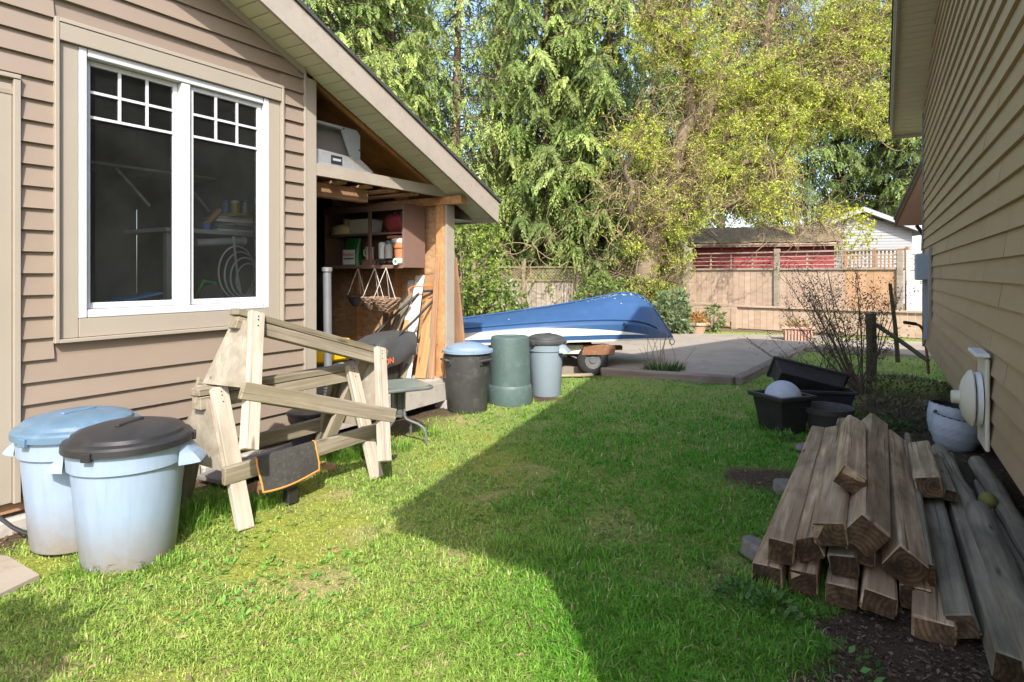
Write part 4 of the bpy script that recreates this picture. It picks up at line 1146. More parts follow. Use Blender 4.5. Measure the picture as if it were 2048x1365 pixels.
# lawn mower: deck, tubular handle, grass bag with lettering
mw = lthing("lawn_mower", "black push lawn mower with grey grass bag parked in the bay", "lawn mower", 2.55, .33, .29, 0)
MB().prism([(-.22, .06), (.24, .06), (.26, .14), (.16, .2), (-.18, .2), (-.25, .13)], -.02, .46).obj("deck", m('metal_grey'), mw, fixn=True, bevel=.02)
MB().lathe([(0, 0), (.12, 0), (.12, .1), (.09, .14), (0, .15)], 24, (-.02, .22, .2)).obj("engine", m('metal_black'), mw, True, angle=30)
for wx, wy in ((-.2, -.05), (.22, -.05), (-.2, .49), (.22, .49)):
    MB().lathe([(0, -.02), (.05, -.022), (.085, -.02), (.09, 0), (.085, .02), (.05, .022), (0, .02)], 24).obj("wheel", m('rubber'), mw, True, M=Matrix.Translation((wx, wy, .09)) @ Matrix.Rotation(R(90), 4, 'X'), angle=30)
# handle: two tubes rising to the grip, given by where they pass in the bay
def lpt(u, v, y_):                         # on the plane y = y_ of the left house
    rx = (u - 1024) / F; 
    # LH0.x + .5348 t + .845 o = rx*(LH0.y + .845 t - .5348 o), o = -y_
    o = -y_
    t_ = (rx * (LH0.y - .5348 * o) - LH0.x - .845 * o) / (.5348 - rx * .845)
    d = LH0.y + .845 * t_ - .5348 * o
    return Vector((t_, y_, CH - (v - HZ) / F * d))
base = Vector((2.55, .33, .29))
hl = [lpt(728, 700, .62), lpt(755, 665, .56), lpt(800, 620, .42), lpt(835, 590, .31), lpt(845, 583, .28), lpt(882, 581, .10)]
hr = [lpt(882, 581, .10), lpt(862, 606, .13), lpt(830, 640, .17), lpt(797, 672, .2), lpt(770, 705, .22)]
MB().tube([p - base for p in hl], .0125, 10).obj("handle_bar", m('metal_black'), mw, True)
MB().tube([p - base for p in hr], .0125, 10).obj("handle_bar", m('metal_black'), mw, True)
MB().tube([p - base for p in (lpt(818, 590, .3), lpt(818, 578, .3), lpt(824, 574, .28), lpt(862, 572, .13), lpt(868, 578, .12))], .006, 8).obj("control_bail", m('text_orange'), mw, True)
MB().tube([lpt(800, 622, .42) - base, lpt(740, 672, .5) - base, lpt(720, 672, .52) - base], .004, 6).obj("cable", m('metal_black'), mw, True)
# bag
bag = []
top = [lpt(752, 690, .22), lpt(770, 677, .2), lpt(800, 668, .19), lpt(830, 664, .18)]
bot = [lpt(750, 736, .22), lpt(770, 738, .2), lpt(800, 727, .19), lpt(828, 710, .18)]
P = []
for q_ in np.linspace(0, 1, 9):
    row = []
    f_ = q_ * 3; i_ = min(int(f_), 2); g_ = f_ - i_
    a_ = top[i_].lerp(top[i_ + 1], g_); b_ = bot[i_].lerp(bot[i_ + 1], g_)
    for w_ in np.linspace(0, 1, 8):
        c_ = a_.lerp(b_, w_); c_ = c_ - base
        row.append((c_.x - .0, c_.y - .022 * math.sin(math.pi * w_) ** .6 - .008 * math.sin(6 * q_ + 4 * w_), c_.z))
    P.append(row)
bk_ = [[(x_ + .02, y_ + .30, z_) for x_, y_, z_ in r_] for r_ in P]
mbag = MB(); mbag.grid(P); mbag.grid(bk_); mbag.grid([[r_[0] for r_ in P], [r_[0] for r_ in bk_]]); mbag.grid([[r_[-1] for r_ in P], [r_[-1] for r_ in bk_]]); mbag.grid([P[-1], bk_[-1]]); mbag.grid([P[0], bk_[0]])
gb = mbag.obj("grass_bag", m('bag_grey'), mw, True, fixn=True, angle=50)
ang = math.atan2((lpt(785, 722, .19) - lpt(752, 731, .19)).z, (lpt(785, 722, .19) - lpt(752, 731, .19)).x)
pc = lpt(748, 730, .19) - base
text(gb, "REMINGTON", .078, 'text_orange', Matrix.Translation((pc.x, pc.y - .032, pc.z + .0)) @ Matrix.Rotation(-ang, 4, 'Y') @ Matrix.Rotation(R(90), 4, 'X'))
MB().tube([P[-1][0], (P[-1][0][0] + .03, P[-1][0][1], P[-1][0][2] + .01), (P[-1][3][0] + .02, P[-1][3][1], P[-1][3][2])], .006, 6).obj("bag_frame", m('metal_black'), mw, True)

# boards leaning in the bay: foot on the floor, head on the end wall
def lean(label, foot, head, w, th_, mat, nm="leaning_board", group="boards leaning in the bay"):
    p0 = LP(foot[0], -foot[1], foot[2]); p1 = LP(head[0], -head[1], head[2])
    o = plank(nm, p0, p1, w, th_, m(mat), None, up=LP(1, 0) - LP(0, 0), bev=.003, jit=.002)
    return props(o, label, "board", group)
fz = .295
lean("orange-brown wide board leaning in the bay beside the post", (3.06, .165, fz), (3.262, .19, 1.08), .13, .02, 'wood_raw')
lean("narrow reddish board leaning right against the bay post", (3.12, .07, fz), (3.21, .06, 1.52), .06, .02, 'wood_stained')
lean("thin pale strip leaning between two brown boards in the bay", (3.10, .11, fz), (3.25, .125, 1.30), .03, .015, 'wood_weathered')
lean("white painted board leaning against the strand-board wall in the bay", (3.0, .30, fz), (3.25, .33, 1.32), .115, .02, 'board_pale')
lean("short grey board leaning behind the hanging baskets", (3.08, .42, fz), (3.255, .46, 1.27), .07, .02, 'board_pale')
lean("tan plank leaning at a slant behind the mower handle", (3.02, .72, fz), (3.2, .43, 1.15), .11, .02, 'wood_weathered')
lean("brown plank leaning behind the grass bag, left of the tan plank", (2.98, .62, fz), (3.18, .72, 1.05), .09, .02, 'wood_stained')
lean("short brown offcut leaning under the grass bag", (2.86, .52, fz), (3.14, .55, .80), .09, .02, 'wood_stained')
lean("pale brown offcut leaning in the shade beside the short brown one", (2.88, .40, fz), (3.16, .42, .86), .06, .02, 'wood_raw')
lean("round pole end leaning in the shade of the bay", (2.95, .30, fz), (3.18, .30, .62), .045, .045, 'wood_weathered')
p0, p1 = LP(3.62, -.05, .02), LP(3.40, -.06, 1.50)
o = plank("leaning_board", p0, p1, .18, .022, m('wood_stained'), None, up=LP(1, 0) - LP(0, 0), bev=.003)
props(o, "wide brown board leaning outside against the end of the bay", "board", "boards leaning in the bay")
p0, p1 = LP(3.70, -.20, .02), LP(3.39, -.18, 1.42)
o = plank("leaning_board", p0, p1, .16, .022, m('wood_weathered'), None, up=LP(1, 0) - LP(0, 0), bev=.003)
props(o, "greyer board leaning outside behind the wide brown one", "board", "boards leaning in the bay")
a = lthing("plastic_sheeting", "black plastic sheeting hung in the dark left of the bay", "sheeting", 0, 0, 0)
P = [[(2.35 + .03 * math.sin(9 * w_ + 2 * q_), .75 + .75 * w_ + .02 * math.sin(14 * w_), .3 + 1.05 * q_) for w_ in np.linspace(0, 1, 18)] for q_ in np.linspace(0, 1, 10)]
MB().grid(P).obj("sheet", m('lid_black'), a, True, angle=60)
tbox("trim_board", house, 'wood_stained', 1.625, 1.66, .04, .07, .29, 1.2)

# ================================================================== things in the workshop, seen through the window
def wp(u, v, y_):
    p = lpt(u, v, y_); return p
a = lthing("workbench", "grey workbench with cluttered top seen through the window", "workbench", 0, 0, 0)
ZT = wp(450, 462, .5).z
tbox("bench_top", a, 'bench_grey', .75, 1.56, .5, 1.1, ZT - .03, ZT)
tbox("leg", a, 'bench_grey', .78, .83, .55, .6, .2, ZT - .032)
tbox("leg", a, 'bench_grey', 1.5, 1.55, .55, .6, .2, ZT - .032)
a = lthing("wall_shelf", "pale shelf with slanted brackets deep in the workshop", "shelf", 0, 0, 0)
ZS = wp(400, 352, 1.2).z
tbox("shelf_board", a, 'bench_grey', .55, 1.56, 1.2, 1.6, ZS - .02, ZS)
plank("bracket", (1.25, 1.22, ZS - .03), (1.5, 1.22, ZS - .30), .03, .02, m('bench_grey'), a)
plank("bracket", (.75, 1.22, ZS - .03), (1.0, 1.22, ZS - .30), .03, .02, m('bench_grey'), a)
for q_, (uu, mt, lb) in enumerate(((452, 'lid_blue', "jar with blue cap on the clutter behind the window"), (470, 'jar_amber', "amber jar between two others on the bench"), (490, 'galvanised', "grey jar, rightmost on the bench clutter"))):
    p = wp(uu, 415, .66)
    j = lthing("jar", lb, "jar", p.x, p.y, p.z - .05, 0, "jars on the workbench")
    MB().lathe([(0, 0), (.034, 0), (.036, .07), (.03, .085), (0, .085)], 20).obj("glass_body", m(mt), j, True, angle=30)
    MB().lathe([(0, .085), (.033, .085), (.033, .102), (0, .104)], 20).obj("cap", m('lid_blue' if q_ != 1 else 'vent_white'), j, True, angle=30)
rr = random.Random(4)
p = wp(472, 455, .66)
for q_ in range(6):
    mt = ('paper_white', 'lid_pale', 'cream_ceramic', 'paper_white', 'bench_grey', 'jar_amber')[q_]
    o = MB().box(-.15, .15, -.11, .11, 0, .022).obj("magazine", m(mt), None, bevel=.002)
    o.location = LP(p.x + rr.uniform(-.06, .03), -p.y + rr.uniform(-.03, .03), ZT + .001 + .0245 * q_); o.rotation_euler = (0, 0, LA + rr.uniform(-.5, .5))
    props(o, ("white magazine at the bottom of the pile on the workbench", "pale blue magazine second from the bottom of the workbench pile", "cream magazine in the middle of the workbench pile", "white magazine fourth up in the workbench pile", "grey magazine just under the top of the workbench pile", "yellowish magazine on top of the workbench pile")[q_], "magazine", "magazines on the workbench")
o = plank("wood_offcut", LP(*(lambda a_: (a_.x, -a_.y, a_.z))(wp(412, 448, .58))), LP(*(lambda a_: (a_.x, -a_.y, a_.z))(wp(440, 420, .58))), .04, .03, m('wood_scrap'), None); props(o, "orange-brown offcut leaning on the magazine pile behind the window", "offcut")
p = wp(412, 458, .6)
o = MB().lathe([(0, 0), (.03, 0), (.034, .06), (0, .062)], 20).obj("plastic_tub", m('tray_blue'), None, True, angle=30); o.location = LP(p.x, -p.y, ZT); props(o, "blue tub on the workbench left of the magazines", "tub")
p = wp(474, 545, .42)
a = lthing("cable_coil", "loops of pale cable hanging below the bench behind the window", "cable", p.x, p.y, p.z)
for q_ in range(4):
    MB().tube([(.15 * (1 - .1 * q_) * math.cos(p_) + .02 * q_, -.02 * q_, .20 * (1 - .12 * q_) * math.sin(p_) - .02 * q_) for p_ in np.linspace(0, 6.283, 30)], .007, 6, cap=False).obj("loop", m('cable_white'), a, True)
MB().tube([(-.05, -.03, .27), (-.02, -.03, .0), (.02, -.03, -.2), (.05, -.03, -.25)], .009, 6).obj("tail", m('cable_white'), a, True)
p = wp(392, 487, .45); p2 = wp(484, 482, .45)
a = lthing("paper_roll", "pale roll lying under the bench behind the window", "roll", p.x, p.y, p.z)
MB().tube([(0, 0, 0), (p2.x - p.x, 0, p2.z - p.z)], .028, 14).obj("roll_body", m('bench_grey'), a, True)
MB().lathe([(0, 0), (.036, 0), (.036, .02), (0, .02)], 16).obj("end_disc", m('cable_white'), a, True, M=Matrix.Translation((p2.x - p.x, 0, p2.z - p.z)) @ Matrix.Rotation(R(90), 4, 'Y'))
p = wp(412, 600, .25)
a = lthing("power_saw", "bright green power tool low behind the right-hand pane", "power tool", p.x, p.y, p.z - .14)
MB().box(-.06, .08, -.06, .06, .12, .20).obj("motor", m('tool_green'), a, bevel=.025)
MB().lathe([(0, 0), (.09, 0), (.09, .02), (0, .025)], 24).obj("guard", m('metal_grey'), a, True, M=Matrix.Translation((.0, -.05, .16)) @ Matrix.Rotation(R(90), 4, 'X'))
MB().tube([(-.05, 0, .19), (-.02, 0, .27), (.06, 0, .26), (.08, 0, .17)], .015, 10).obj("handle", m('tool_green'), a, True)
MB().box(-.1, .12, -.08, .08, -.75, .118).obj("stand", m('room_wall'), a)
p = wp(285, 606, .22)
a = lthing("storage_tray", "clear tray with blue lid just inside the left-hand pane's sill", "tray", p.x, p.y, p.z - .06)
MB().box(-.14, .20, -.08, .1, .0, .07).obj("tray_body", m('lid_pale'), a, bevel=.02)
MB().prism([(-.15, .072), (.08, .115), (.08, .13), (-.15, .087)], -.09, .10).obj("tray_lid", m('tray_blue'), a, fixn=True)
MB().box(-.2, .18, -.07, .09, -.75, -.001).obj("stand", m('room_wall'), a)

# ================================================================== timber pile along the right wall
def timber(label, s0, s1, n0, z0, w, h, roll=0.0, n1=None, z1=None, mat='timber_old', nm="timber", group="timbers in the pile by the right wall", cat="timber", rnd=False):
    n1 = n0 + random.uniform(-.03, .03) if n1 is None else n1; z1 = z0 if z1 is None else z1
    p0 = RP(s0, n0, z0); p1 = RP(s1, n1, z1)
    L = (p1 - p0).length
    root = bpy.data.objects.new(nm, None); root.empty_display_size = .1; col.objects.link(root)
    root.matrix_world = frame(p0, p1, (0, 0, 1), roll)
    props(root, label, cat, group)
    if rnd:
        rr = random.Random(int(s0 * 100 + n0 * 1000))
        pts = [(-L / 2 + L * q_ / 8, rr.uniform(-.006, .006), rr.uniform(-.006, .006)) for q_ in range(9)]
        MB().tube(pts, w / 2, 14).obj("log_body", m(mat), root, True, angle=50)
        return root
    b = MB().box(-L / 2, L / 2, -w / 2, w / 2, -h / 2, h / 2)
    b.v = [(x_ + random.uniform(-.012, .012), y_ + random.uniform(-.006, .006), z_ + random.uniform(-.006, .006)) for x_, y_, z_ in b.v]
    b.obj("beam_body", m(mat), root, bevel=.010)
    c = .002
    MB().box(-L / 2 - .007, -L / 2 + .004, -w / 2 + .006, w / 2 - .006, -h / 2 + .006, h / 2 - .006).obj("end_grain", m('timber_end'), root)
    return root
TB = 0.105
timber("brown timber at the grass edge, outermost of the bottom row", 2.76, 5.25, -.405, .052, .12, .10)
timber("dark timber second from the grass in the bottom row", 2.79, 5.1, -.268, .05, .115, .10)
timber("low timber under the middle of the pile, third in the bottom row", 2.76, 4.9, -.125, .045, .12, .09)
timber("timber fourth from the grass in the bottom row, lit top edge", 2.72, 5.0, .005, .07, .12, .085, R(8))
timber("short-ended timber fifth in the bottom row below the big tilted one", 2.88, 5.0, .13, .05, .115, .095)
timber("nearest low timber on the soil at the pile's right front", 2.66, 5.1, .175, .045, .13, .085, n1=.30)
timber("timber lying on the outermost bottom one, second row", 2.80, 5.05, -.355, .155, .105, .10, R(3))
timber("tilted timber with brown sawn end in the second row", 2.86, 5.05, -.255, .165, .105, .10, R(-24))
timber("black-ended short timber tucked in the middle of the pile", 2.83, 4.6, -.118, .14, .11, .085, R(-8), mat='board_greyed')
timber("small pale block-ended timber above the black-ended one", 2.90, 4.8, -.06, .175, .11, .08, R(2))
timber("pale-topped long timber high in the pile, left of the diamond-ended one", 2.84, 5.0, -.170, .255, .125, .10, R(-10))
timber("diamond-ended long timber high in the middle of the pile", 2.86, 5.0, -.042, .27, .135, .125, R(38))
timber("big timber tilted on its edge at the pile's right", 2.88, 5.0, .095, .165, .135, .125, R(36))
timber("short timber lying on top of the pile", 3.24, 4.5, -.11, .372, .12, .105, R(30), z1=.36)
timber("short block lying across the right-hand boards", 3.92, 4.72, .235, .20, .12, .11, R(-12))
timber("thin offcut beside the short block on the right-hand boards", 3.95, 4.7, .33, .165, .06, .06, R(10), mat='board_greyed')
timber("wide greyed board right of the big tilted timber", 2.70, 5.3, .262, .07, .095, .085, R(-18), mat='board_greyed', cat="board")
timber("narrow board on edge between the pile and the wide greyed board", 2.95, 5.3, .185, .12, .035, .11, mat='board_greyed', cat="board")
timber("thick dark board with shadowed end second from the wall", 2.50, 5.2, .372, .06, .105, .095, R(6), mat='board_greyed', cat="board")
timber("long round mossy pole lying nearest the wall in front", 2.05, 4.0, .455, .085, .13, .13, mat='board_greyed', cat="pole", rnd=True, nm="pole")
timber("thinner round pole continuing behind the mossy one", 3.7, 5.3, .44, .075, .105, .1, mat='board_greyed', cat="pole", rnd=True, nm="pole", n1=.38)
timber("grey round pole half under the house wall", 3.15, 4.95, .60, .10, .10, .1, mat='board_greyed', cat="pole", rnd=True, nm="pole", n1=.56)
timber("narrow dark board between the two round poles", 2.9, 4.7, .53, .05, .085, .04, mat='board_greyed', cat="board")

# stones by the pile
def rock(label, p, sx_, sy_, sz_, seed, mat='rock', flat=1.0):
    bm = bmesh.new(); bmesh.ops.create_icosphere(bm, subdivisions=3, radius=1.0)
    rr = random.Random(seed); ph = [rr.uniform(0, 6) for _ in range(6)]
    for v_ in bm.verts:
        c_ = v_.co
        f_ = 1 + .12 * math.sin(3 * c_.x + ph[0]) + .10 * math.sin(4 * c_.y + ph[1]) + .09 * math.sin(5 * c_.z + ph[2]) + .03 * math.sin(13 * c_.x + ph[3]) * math.sin(11 * c_.y)
        c_.x = max(-.8, min(.8, c_.x * f_)) * sx_; c_.y = max(-.8, min(.8, c_.y * f_)) * sy_; c_.z = max(-.7, min(.7, c_.z * f_)) * sz_
    me = bpy.data.meshes.new("rock"); bm.to_mesh(me); bm.free(); finish(me, True, 30)
    o = link_mesh("rock", me, m(mat)); o.location = p; o.rotation_euler = (rr.uniform(-.2, .2), rr.uniform(-.2, .2), rr.uniform(0, 3))
    props(o, label, "stone")
q = gp(1512, 1120); rock("grey pitted stone at the front left corner of the timber pile", (q.x, q.y, .04), .06, .09, .06, 1)
q = gp(1577, 990); rock("grey pitted stone half way along the pile's grass side", (q.x, q.y, .04), .07, .09, .06, 2)
q = gp(1610, 905); rock("dark stone at the far end of the pile below the planter", (q.x, q.y, .03), .08, .07, .05, 3)
q = gp(1802, 925); rock("pale flat stone on soil in front of the glazed pot", (q.x, q.y, .015), .06, .04, .025, 4, 'concrete')
q = gp(1945, 945, .1); 
o = MB().lathe([(0, -.04)] + [(.042 * math.sin(a_), -.042 * math.cos(a_)) for a_ in np.linspace(.2, 2.9, 12)] + [(0, .042)], 20).obj("fruit", m('fruit_yellow'), None, True); o.location = RP(4.05, .50, .14)
props(o, "small yellow-green ball between the poles by the wall", "ball")

# ================================================================== planters
q = gp(1572, 872)
a = thing("planter", "black square tapered planter holding a pale ball by the pile", "planter", (q.x + .02, q.y + .12, 0), R(20))
def sqpot(root, wt, wb, dt, db, h, mat, rimw=.03, rimh=.035):
    mb_ = MB()
    def ring(w_, d_, z_): return [(-w_, -d_, z_), (w_, -d_, z_), (w_, d_, z_), (-w_, d_, z_)]
    rs = [ring(wb, db, 0), ring(wb + (wt - wb) * .45, db + (dt - db) * .45, h * .45), ring(wt, dt, h - rimh), ring(wt + rimw, dt + rimw, h - rimh), ring(wt + rimw, dt + rimw, h), ring(wt - .008, dt - .008, h), ring(wb - .01, db - .01, .02)]
    vs_ = [p for r_ in rs for p in r_]; fs = [(3, 2, 1, 0)]
    for i_ in range(len(rs) - 1):
        fs += [(i_ * 4 + j_, i_ * 4 + (j_ + 1) % 4, i_ * 4 + 4 + (j_ + 1) % 4, i_ * 4 + 4 + j_) for j_ in range(4)]
    fs.append(tuple(range(len(vs_) - 4, len(vs_))))
    mb_.add(vs_, fs).obj("body", m(mat), root, bevel=.006)
sqpot(a, .165, .125, .165, .125, .33, 'planter_black')
o = MB().lathe([(0, -.15)] + [(.15 * math.sin(a_), -.15 * math.cos(a_)) for a_ in np.linspace(.1, 3.04, 26)] + [(0, .15)], 40).obj("garden_ball", m('speckled_stone'), None, True)
o.location = (q.x + .03, q.y + .12, .285); props(o, "pale speckled ball sitting in the square planter", "ball")
q = gp(1672, 862)
a = thing("trough_planter", "long black trough planter standing behind the square one", "planter", (q.x + .12, q.y + .58, 0), R(-14), "black trough planters")
sqpot(a, .31, .26, .10, .075, .25, 'planter_black', .022, .03)
a = thing("trough_planter", "long black trough planter tipped on top of the other", "planter", (q.x + .07, q.y + .60, .27), R(-14), "black trough planters", rot=Euler((R(-62), R(13), R(-12)), 'XYZ'))
sqpot(a, .33, .28, .10, .075, .19, 'planter_black', .022, .03)
q = gp(1668, 876)
a = thing("flower_pot", "brown round plastic pot between the planters and the pile", "flower pot", (q.x, q.y + .1, 0))
MB().lathe([(0, .005), (.13, 0), (.175, .19), (.195, .19), (.20, .235), (.188, .235), (.17, .2), (.12, .03), (0, .03)], 36).obj("body", m('planter_brown'), a, True, angle=25)
# glazed hammered pots by the wall
def hammered(root, r, h, seed):
    prof = [(0, 0), (r * .66, 0), (r * .80, h * .12), (r * .95, h * .4), (r, h * .68), (r * .97, h * .93), (r * .98, h), (r * .90, h), (r * .88, h * .8), (r * .7, h * .2), (0, h * .15)]
    n = 64
    P = []
    for f_ in np.linspace(0, 1, 40):
        P.append(None)
    # outer shell dimpled by hand
    zs = np.linspace(0, h, 26); rows = []
    for zi, z_ in enumerate(zs):
        rr_ = np.interp(z_, [0, h * .12, h * .4, h * .68, h], [r * .66, r * .80, r * .95, r, r * .98])
        rows.append([((rr_ + .004 * math.sin(k_ * 2 * math.pi / n * 22 + (zi % 2) * 3.14) * math.sin(zi * 1.57 + .8)) * math.cos(2 * math.pi * k_ / n), (rr_ + .004 * math.sin(k_ * 2 * math.pi / n * 22 + (zi % 2) * 3.14) * math.sin(zi * 1.57 + .8)) * math.sin(2 * math.pi * k_ / n), z_) for k_ in range(n + 1)])
    MB().grid(rows).obj("body", m('glaze_white'), root, True, angle=70)
    MB().lathe([(r * .985, h - .004), (r * .97, h + .004), (r * .90, h + .002), (r * .87, h * .7), (r * .7, h * .2), (0, h * .15)], 48).obj("inside", m('planter_black'), root, True, angle=40)
q = gp(1912, 905)
a = thing("glazed_pot", "white hammered glazed pot leaning towards the wall under the vent", "flower pot", (q.x + .05, q.y + .10, .0), 0, "white hammered pots", rot=Euler((R(4), R(7), 0), 'XYZ')); hammered(a, .165, .25, 1)
a = thing("glazed_pot", "second white hammered pot just behind the front one", "flower pot", (q.x + .13, q.y + .26, .03), 0, "white hammered pots", rot=Euler((R(2), R(8), 0), 'XYZ')); hammered(a, .165, .27, 2)

# ================================================================== post, stake, rail, bent pipe and shrub at the corner of the right house
q = gp(1742, 762)
a = MB().tube([(0, 0, -.05), (.01, 0, .4), (.0, .01, .84)], [.065, .06, .062], 12).obj("wooden_post", m('mossy_post'), None, True, angle=50); a.location = q
props(a, "short mossy round wooden post rising from the shrubby bed", "post")
a = MB().tube([px(1796, 725, 7.9), px(1790, 650, 7.9), px(1780, 568, 7.85)], [.03, .026, .022], 8).obj("wooden_stake", m('mossy_post'), None, True, angle=50)
props(a, "thin leaning wooden stake right of the mossy post", "stake")
a = MB().tube([px(1752, 650, 7.6), px(1800, 682, 7.2), px(1856, 722, 6.7)], [.028, .026, .024], 8).obj("wooden_rail", m('mossy_post'), None, True, angle=50)
props(a, "thin fallen rail slanting from the mossy post to the house corner", "rail")
a = thing("bent_pipe", "bent dark red metal pipe with black grip beside the house corner", "pipe", gp(1857, 760))
o0 = a.location
pp = [px(1857, 748, 7.1), px(1855, 720, 7.1), px(1851, 680, 7.1), px(1846, 660, 7.1), px(1840, 652, 7.1), px(1830, 648, 7.1)]
MB().tube([p - Vector(o0) for p in pp], .016, 8).obj("shaft", m('rust'), a, True)
MB().tube([p - Vector(o0) for p in (px(1832, 648.5, 7.1), px(1808, 645, 7.1))], .02, 8).obj("grip", m('metal_black'), a, True)

def twiggy(name, label, cat, base, n_stems, h, spread, leaf_n, leaf_c, leaf_sz, stem_mat, seed, thick=.012, group=None, lean_=(0, 0), curl=.25, leafmat='leaf', sub_n=5, leaf_lo=.35):
    g = random.Random(seed); gn = np.random.default_rng(seed)
    root = thing(name, label, cat, base, 0, group)
    st = MB(); tips = []
    for s_ in range(n_stems):
        az = g.uniform(0, 6.283); out = spread * g.uniform(.25, 1)
        hh = h * g.uniform(.55, 1)
        p = Vector((g.uniform(-.08, .08), g.uniform(-.08, .08), -.02)); pts = [p.copy()]
        N = 7
        for q_ in range(N):
            p = p + Vector((math.cos(az) * out / N + lean_[0] / N + g.gauss(0, curl * .06), math.sin(az) * out / N + lean_[1] / N + g.gauss(0, curl * .06), hh / N))
            pts.append(p.copy())
        st.tube(pts, [thick * (1 - .75 * q_ / N) for q_ in range(N + 1)], 5)
        for b in range(sub_n):
            i_ = g.randint(2, N - 1); p = pts[i_].copy(); bz = g.uniform(0, 6.283); bp = [p.copy()]
            for q_ in range(4):
                p = p + Vector((math.cos(bz) * .06 * spread + g.gauss(0, .02), math.sin(bz) * .06 * spread + g.gauss(0, .02), .055 * h * g.uniform(.4, 1.2)))
                bp.append(p.copy())
            st.tube(bp, [thick * .35, thick * .3, thick * .25, thick * .2, thick * .12], 4)
            tips += bp[1:]
        tips += pts[3:]
    st.obj("stems", m(stem_mat), root)
    if leaf_n:
        T = np.array([tuple(p) for p in tips if p.z > h * leaf_lo * .4])
        ii = gn.integers(0, len(T), leaf_n)
        C = T[ii] + gn.normal(0, .03 * spread + .012, (leaf_n, 3))
        D = gn.normal(0, 1, (leaf_n, 3)); S = gn.normal(0, 1, (leaf_n, 3))
        cl_ = np.array(leaf_c) * (.6 + .8 * gn.random(leaf_n))[:, None]
        me = leaves_mesh("leaves", C, D, S, leaf_sz * (.6 + .8 * gn.random(leaf_n)), leaf_sz * .5 * (.6 + .6 * gn.random(leaf_n)), cl_, .1)
        o = link_mesh("leaves", me, m(leafmat), root); o["kind"] = "stuff"
    return root
q = gp(1748, 800)
twiggy("shrub", "sparse small-leaved dark shrub spreading beside the mossy post", "shrub", (q.x + .05, q.y + .35, 0), 24, 1.5, 1.0, 3600, (.10, .09, .045), .028, 'twig_dark', 31, .009, lean_=(-.12, .2))
q = gp(1690, 800)
twiggy("shrub", "bare twiggy low shrub left of the mossy post", "shrub", (q.x + .05, q.y + .5, 0), 12, .75, .75, 260, (.06, .05, .03), .022, 'twig_dark', 32, .007, lean_=(-.2, 0))
# bed of low dark plants at the corner
def mound(name, label, cat, c, rx, ry, h, n, colr, lsz, seed, mat='leaf', kind=None, asp=.45, group=None):
    gn = np.random.default_rng(seed)
    a_ = gn.random(n) * 6.283; r_ = np.sqrt(gn.random(n))
    X = c[0] + rx * r_ * np.cos(a_); Y = c[1] + ry * r_ * np.sin(a_)
    Z = h * (1 - r_ ** 2) * (.35 + .65 * gn.random(n)) * (.6 + .8 * fbm(X, Y, 4, seed)) + .01
    D = np.stack([np.cos(a_) * .7 + gn.normal(0, .6, n), np.sin(a_) * .7 + gn.normal(0, .6, n), .3 + gn.random(n)], -1)
    S = gn.normal(0, 1, (n, 3))
    cc = np.array(colr) * (.55 + .9 * gn.random(n))[:, None]
    me = leaves_mesh(name, np.stack([X, Y, Z], -1), D, S, lsz * (.6 + .8 * gn.random(n)), lsz * asp * (.7 + .6 * gn.random(n)), cc, .1)
    o = link_mesh(name, me, m(mat))
    return props(o, label, cat, group, kind)
for k_, (u, v_, rx, ry, h, n, cc) in enumerate(((1765, 820, .7, .6, .08, 600, (.16, .14, .07)), (1690, 850, .5, .4, .07, 700, (.09, .13, .03)), (1800, 775, .6, .7, .10, 700, (.16, .16, .07)), (1830, 860, .35, .4, .06, 400, (.09, .09, .04)))):
    q = gp(u, v_)
    mound("ground_cover", "low dark leafy ground cover under the shrubs at the house corner", "ground cover", (q.x, q.y), rx, ry, h, n, cc, .05, 60 + k_, kind="stuff", group="ground cover under the shrubs")
for k_, (u, v_, n) in enumerate(((1635, 890, 90), (1568, 885, 80), (1545, 1225, 120), (1480, 1205, 200), (1700, 1340, 60), (1605, 1110, 60))):
    q = gp(u, v_)
    mound("weed", ("broad leafy weed below the square planter", "small leafy weed in the grass before the planters", "leafy weed in front of the timber pile's left end", "spreading weed at the lawn edge left of the pile", "thin weed on bare soil in the front right", "weed growing between the stones and the pile")[k_], "weed", (q.x, q.y), .09, .09, .07, int(n * .8), (.10, .21, .05), .036, 80 + k_, kind="stuff")

# daylily clump with dead stalks in front of the patio
q = gp(1332, 757)
a = thing("daylily_clump", "green strappy plant clump with dry stalks at the patio edge", "plant", (q.x, q.y + .1, 0))
gn = np.random.default_rng(77); n = 420
az = gn.random(n) * 6.283; r_ = .22 * np.sqrt(gn.random(n))
C = np.stack([r_ * np.cos(az), .6 * r_ * np.sin(az), np.zeros(n)], -1)
D = np.stack([np.cos(az) * .6, np.sin(az) * .6, .5 + gn.random(n)], -1); S = np.stack([-np.sin(az), np.cos(az), 0 * az], -1)
o = link_mesh("leaves", leaves_mesh("leaves", C, D, S, .13 + .13 * gn.random(n), .012 + .008 * gn.random(n), np.array((.05, .12, .02)) * (.7 + .7 * gn.random(n))[:, None]), m('leaf'), a); o["kind"] = "stuff"
rr = random.Random(12)
for q_ in range(13):
    x_, y_ = rr.uniform(-.22, .22), rr.uniform(-.1, .1); hh = rr.uniform(.35, .75); lx = rr.uniform(-.25, .25)
    MB().tube([(x_, y_, 0), (x_ + lx * .4, y_, hh * .55), (x_ + lx, y_ + rr.uniform(-.05, .05), hh)], [.004, .0035, .002], 5).obj("dry_stalk", m('twig_tan'), a)

# ================================================================== upturned boat on its trailer
boat = thing("boat", "upturned blue dinghy with white stripe and peeling paint on trailer", "boat", (0, 8.45, 0), R(3))
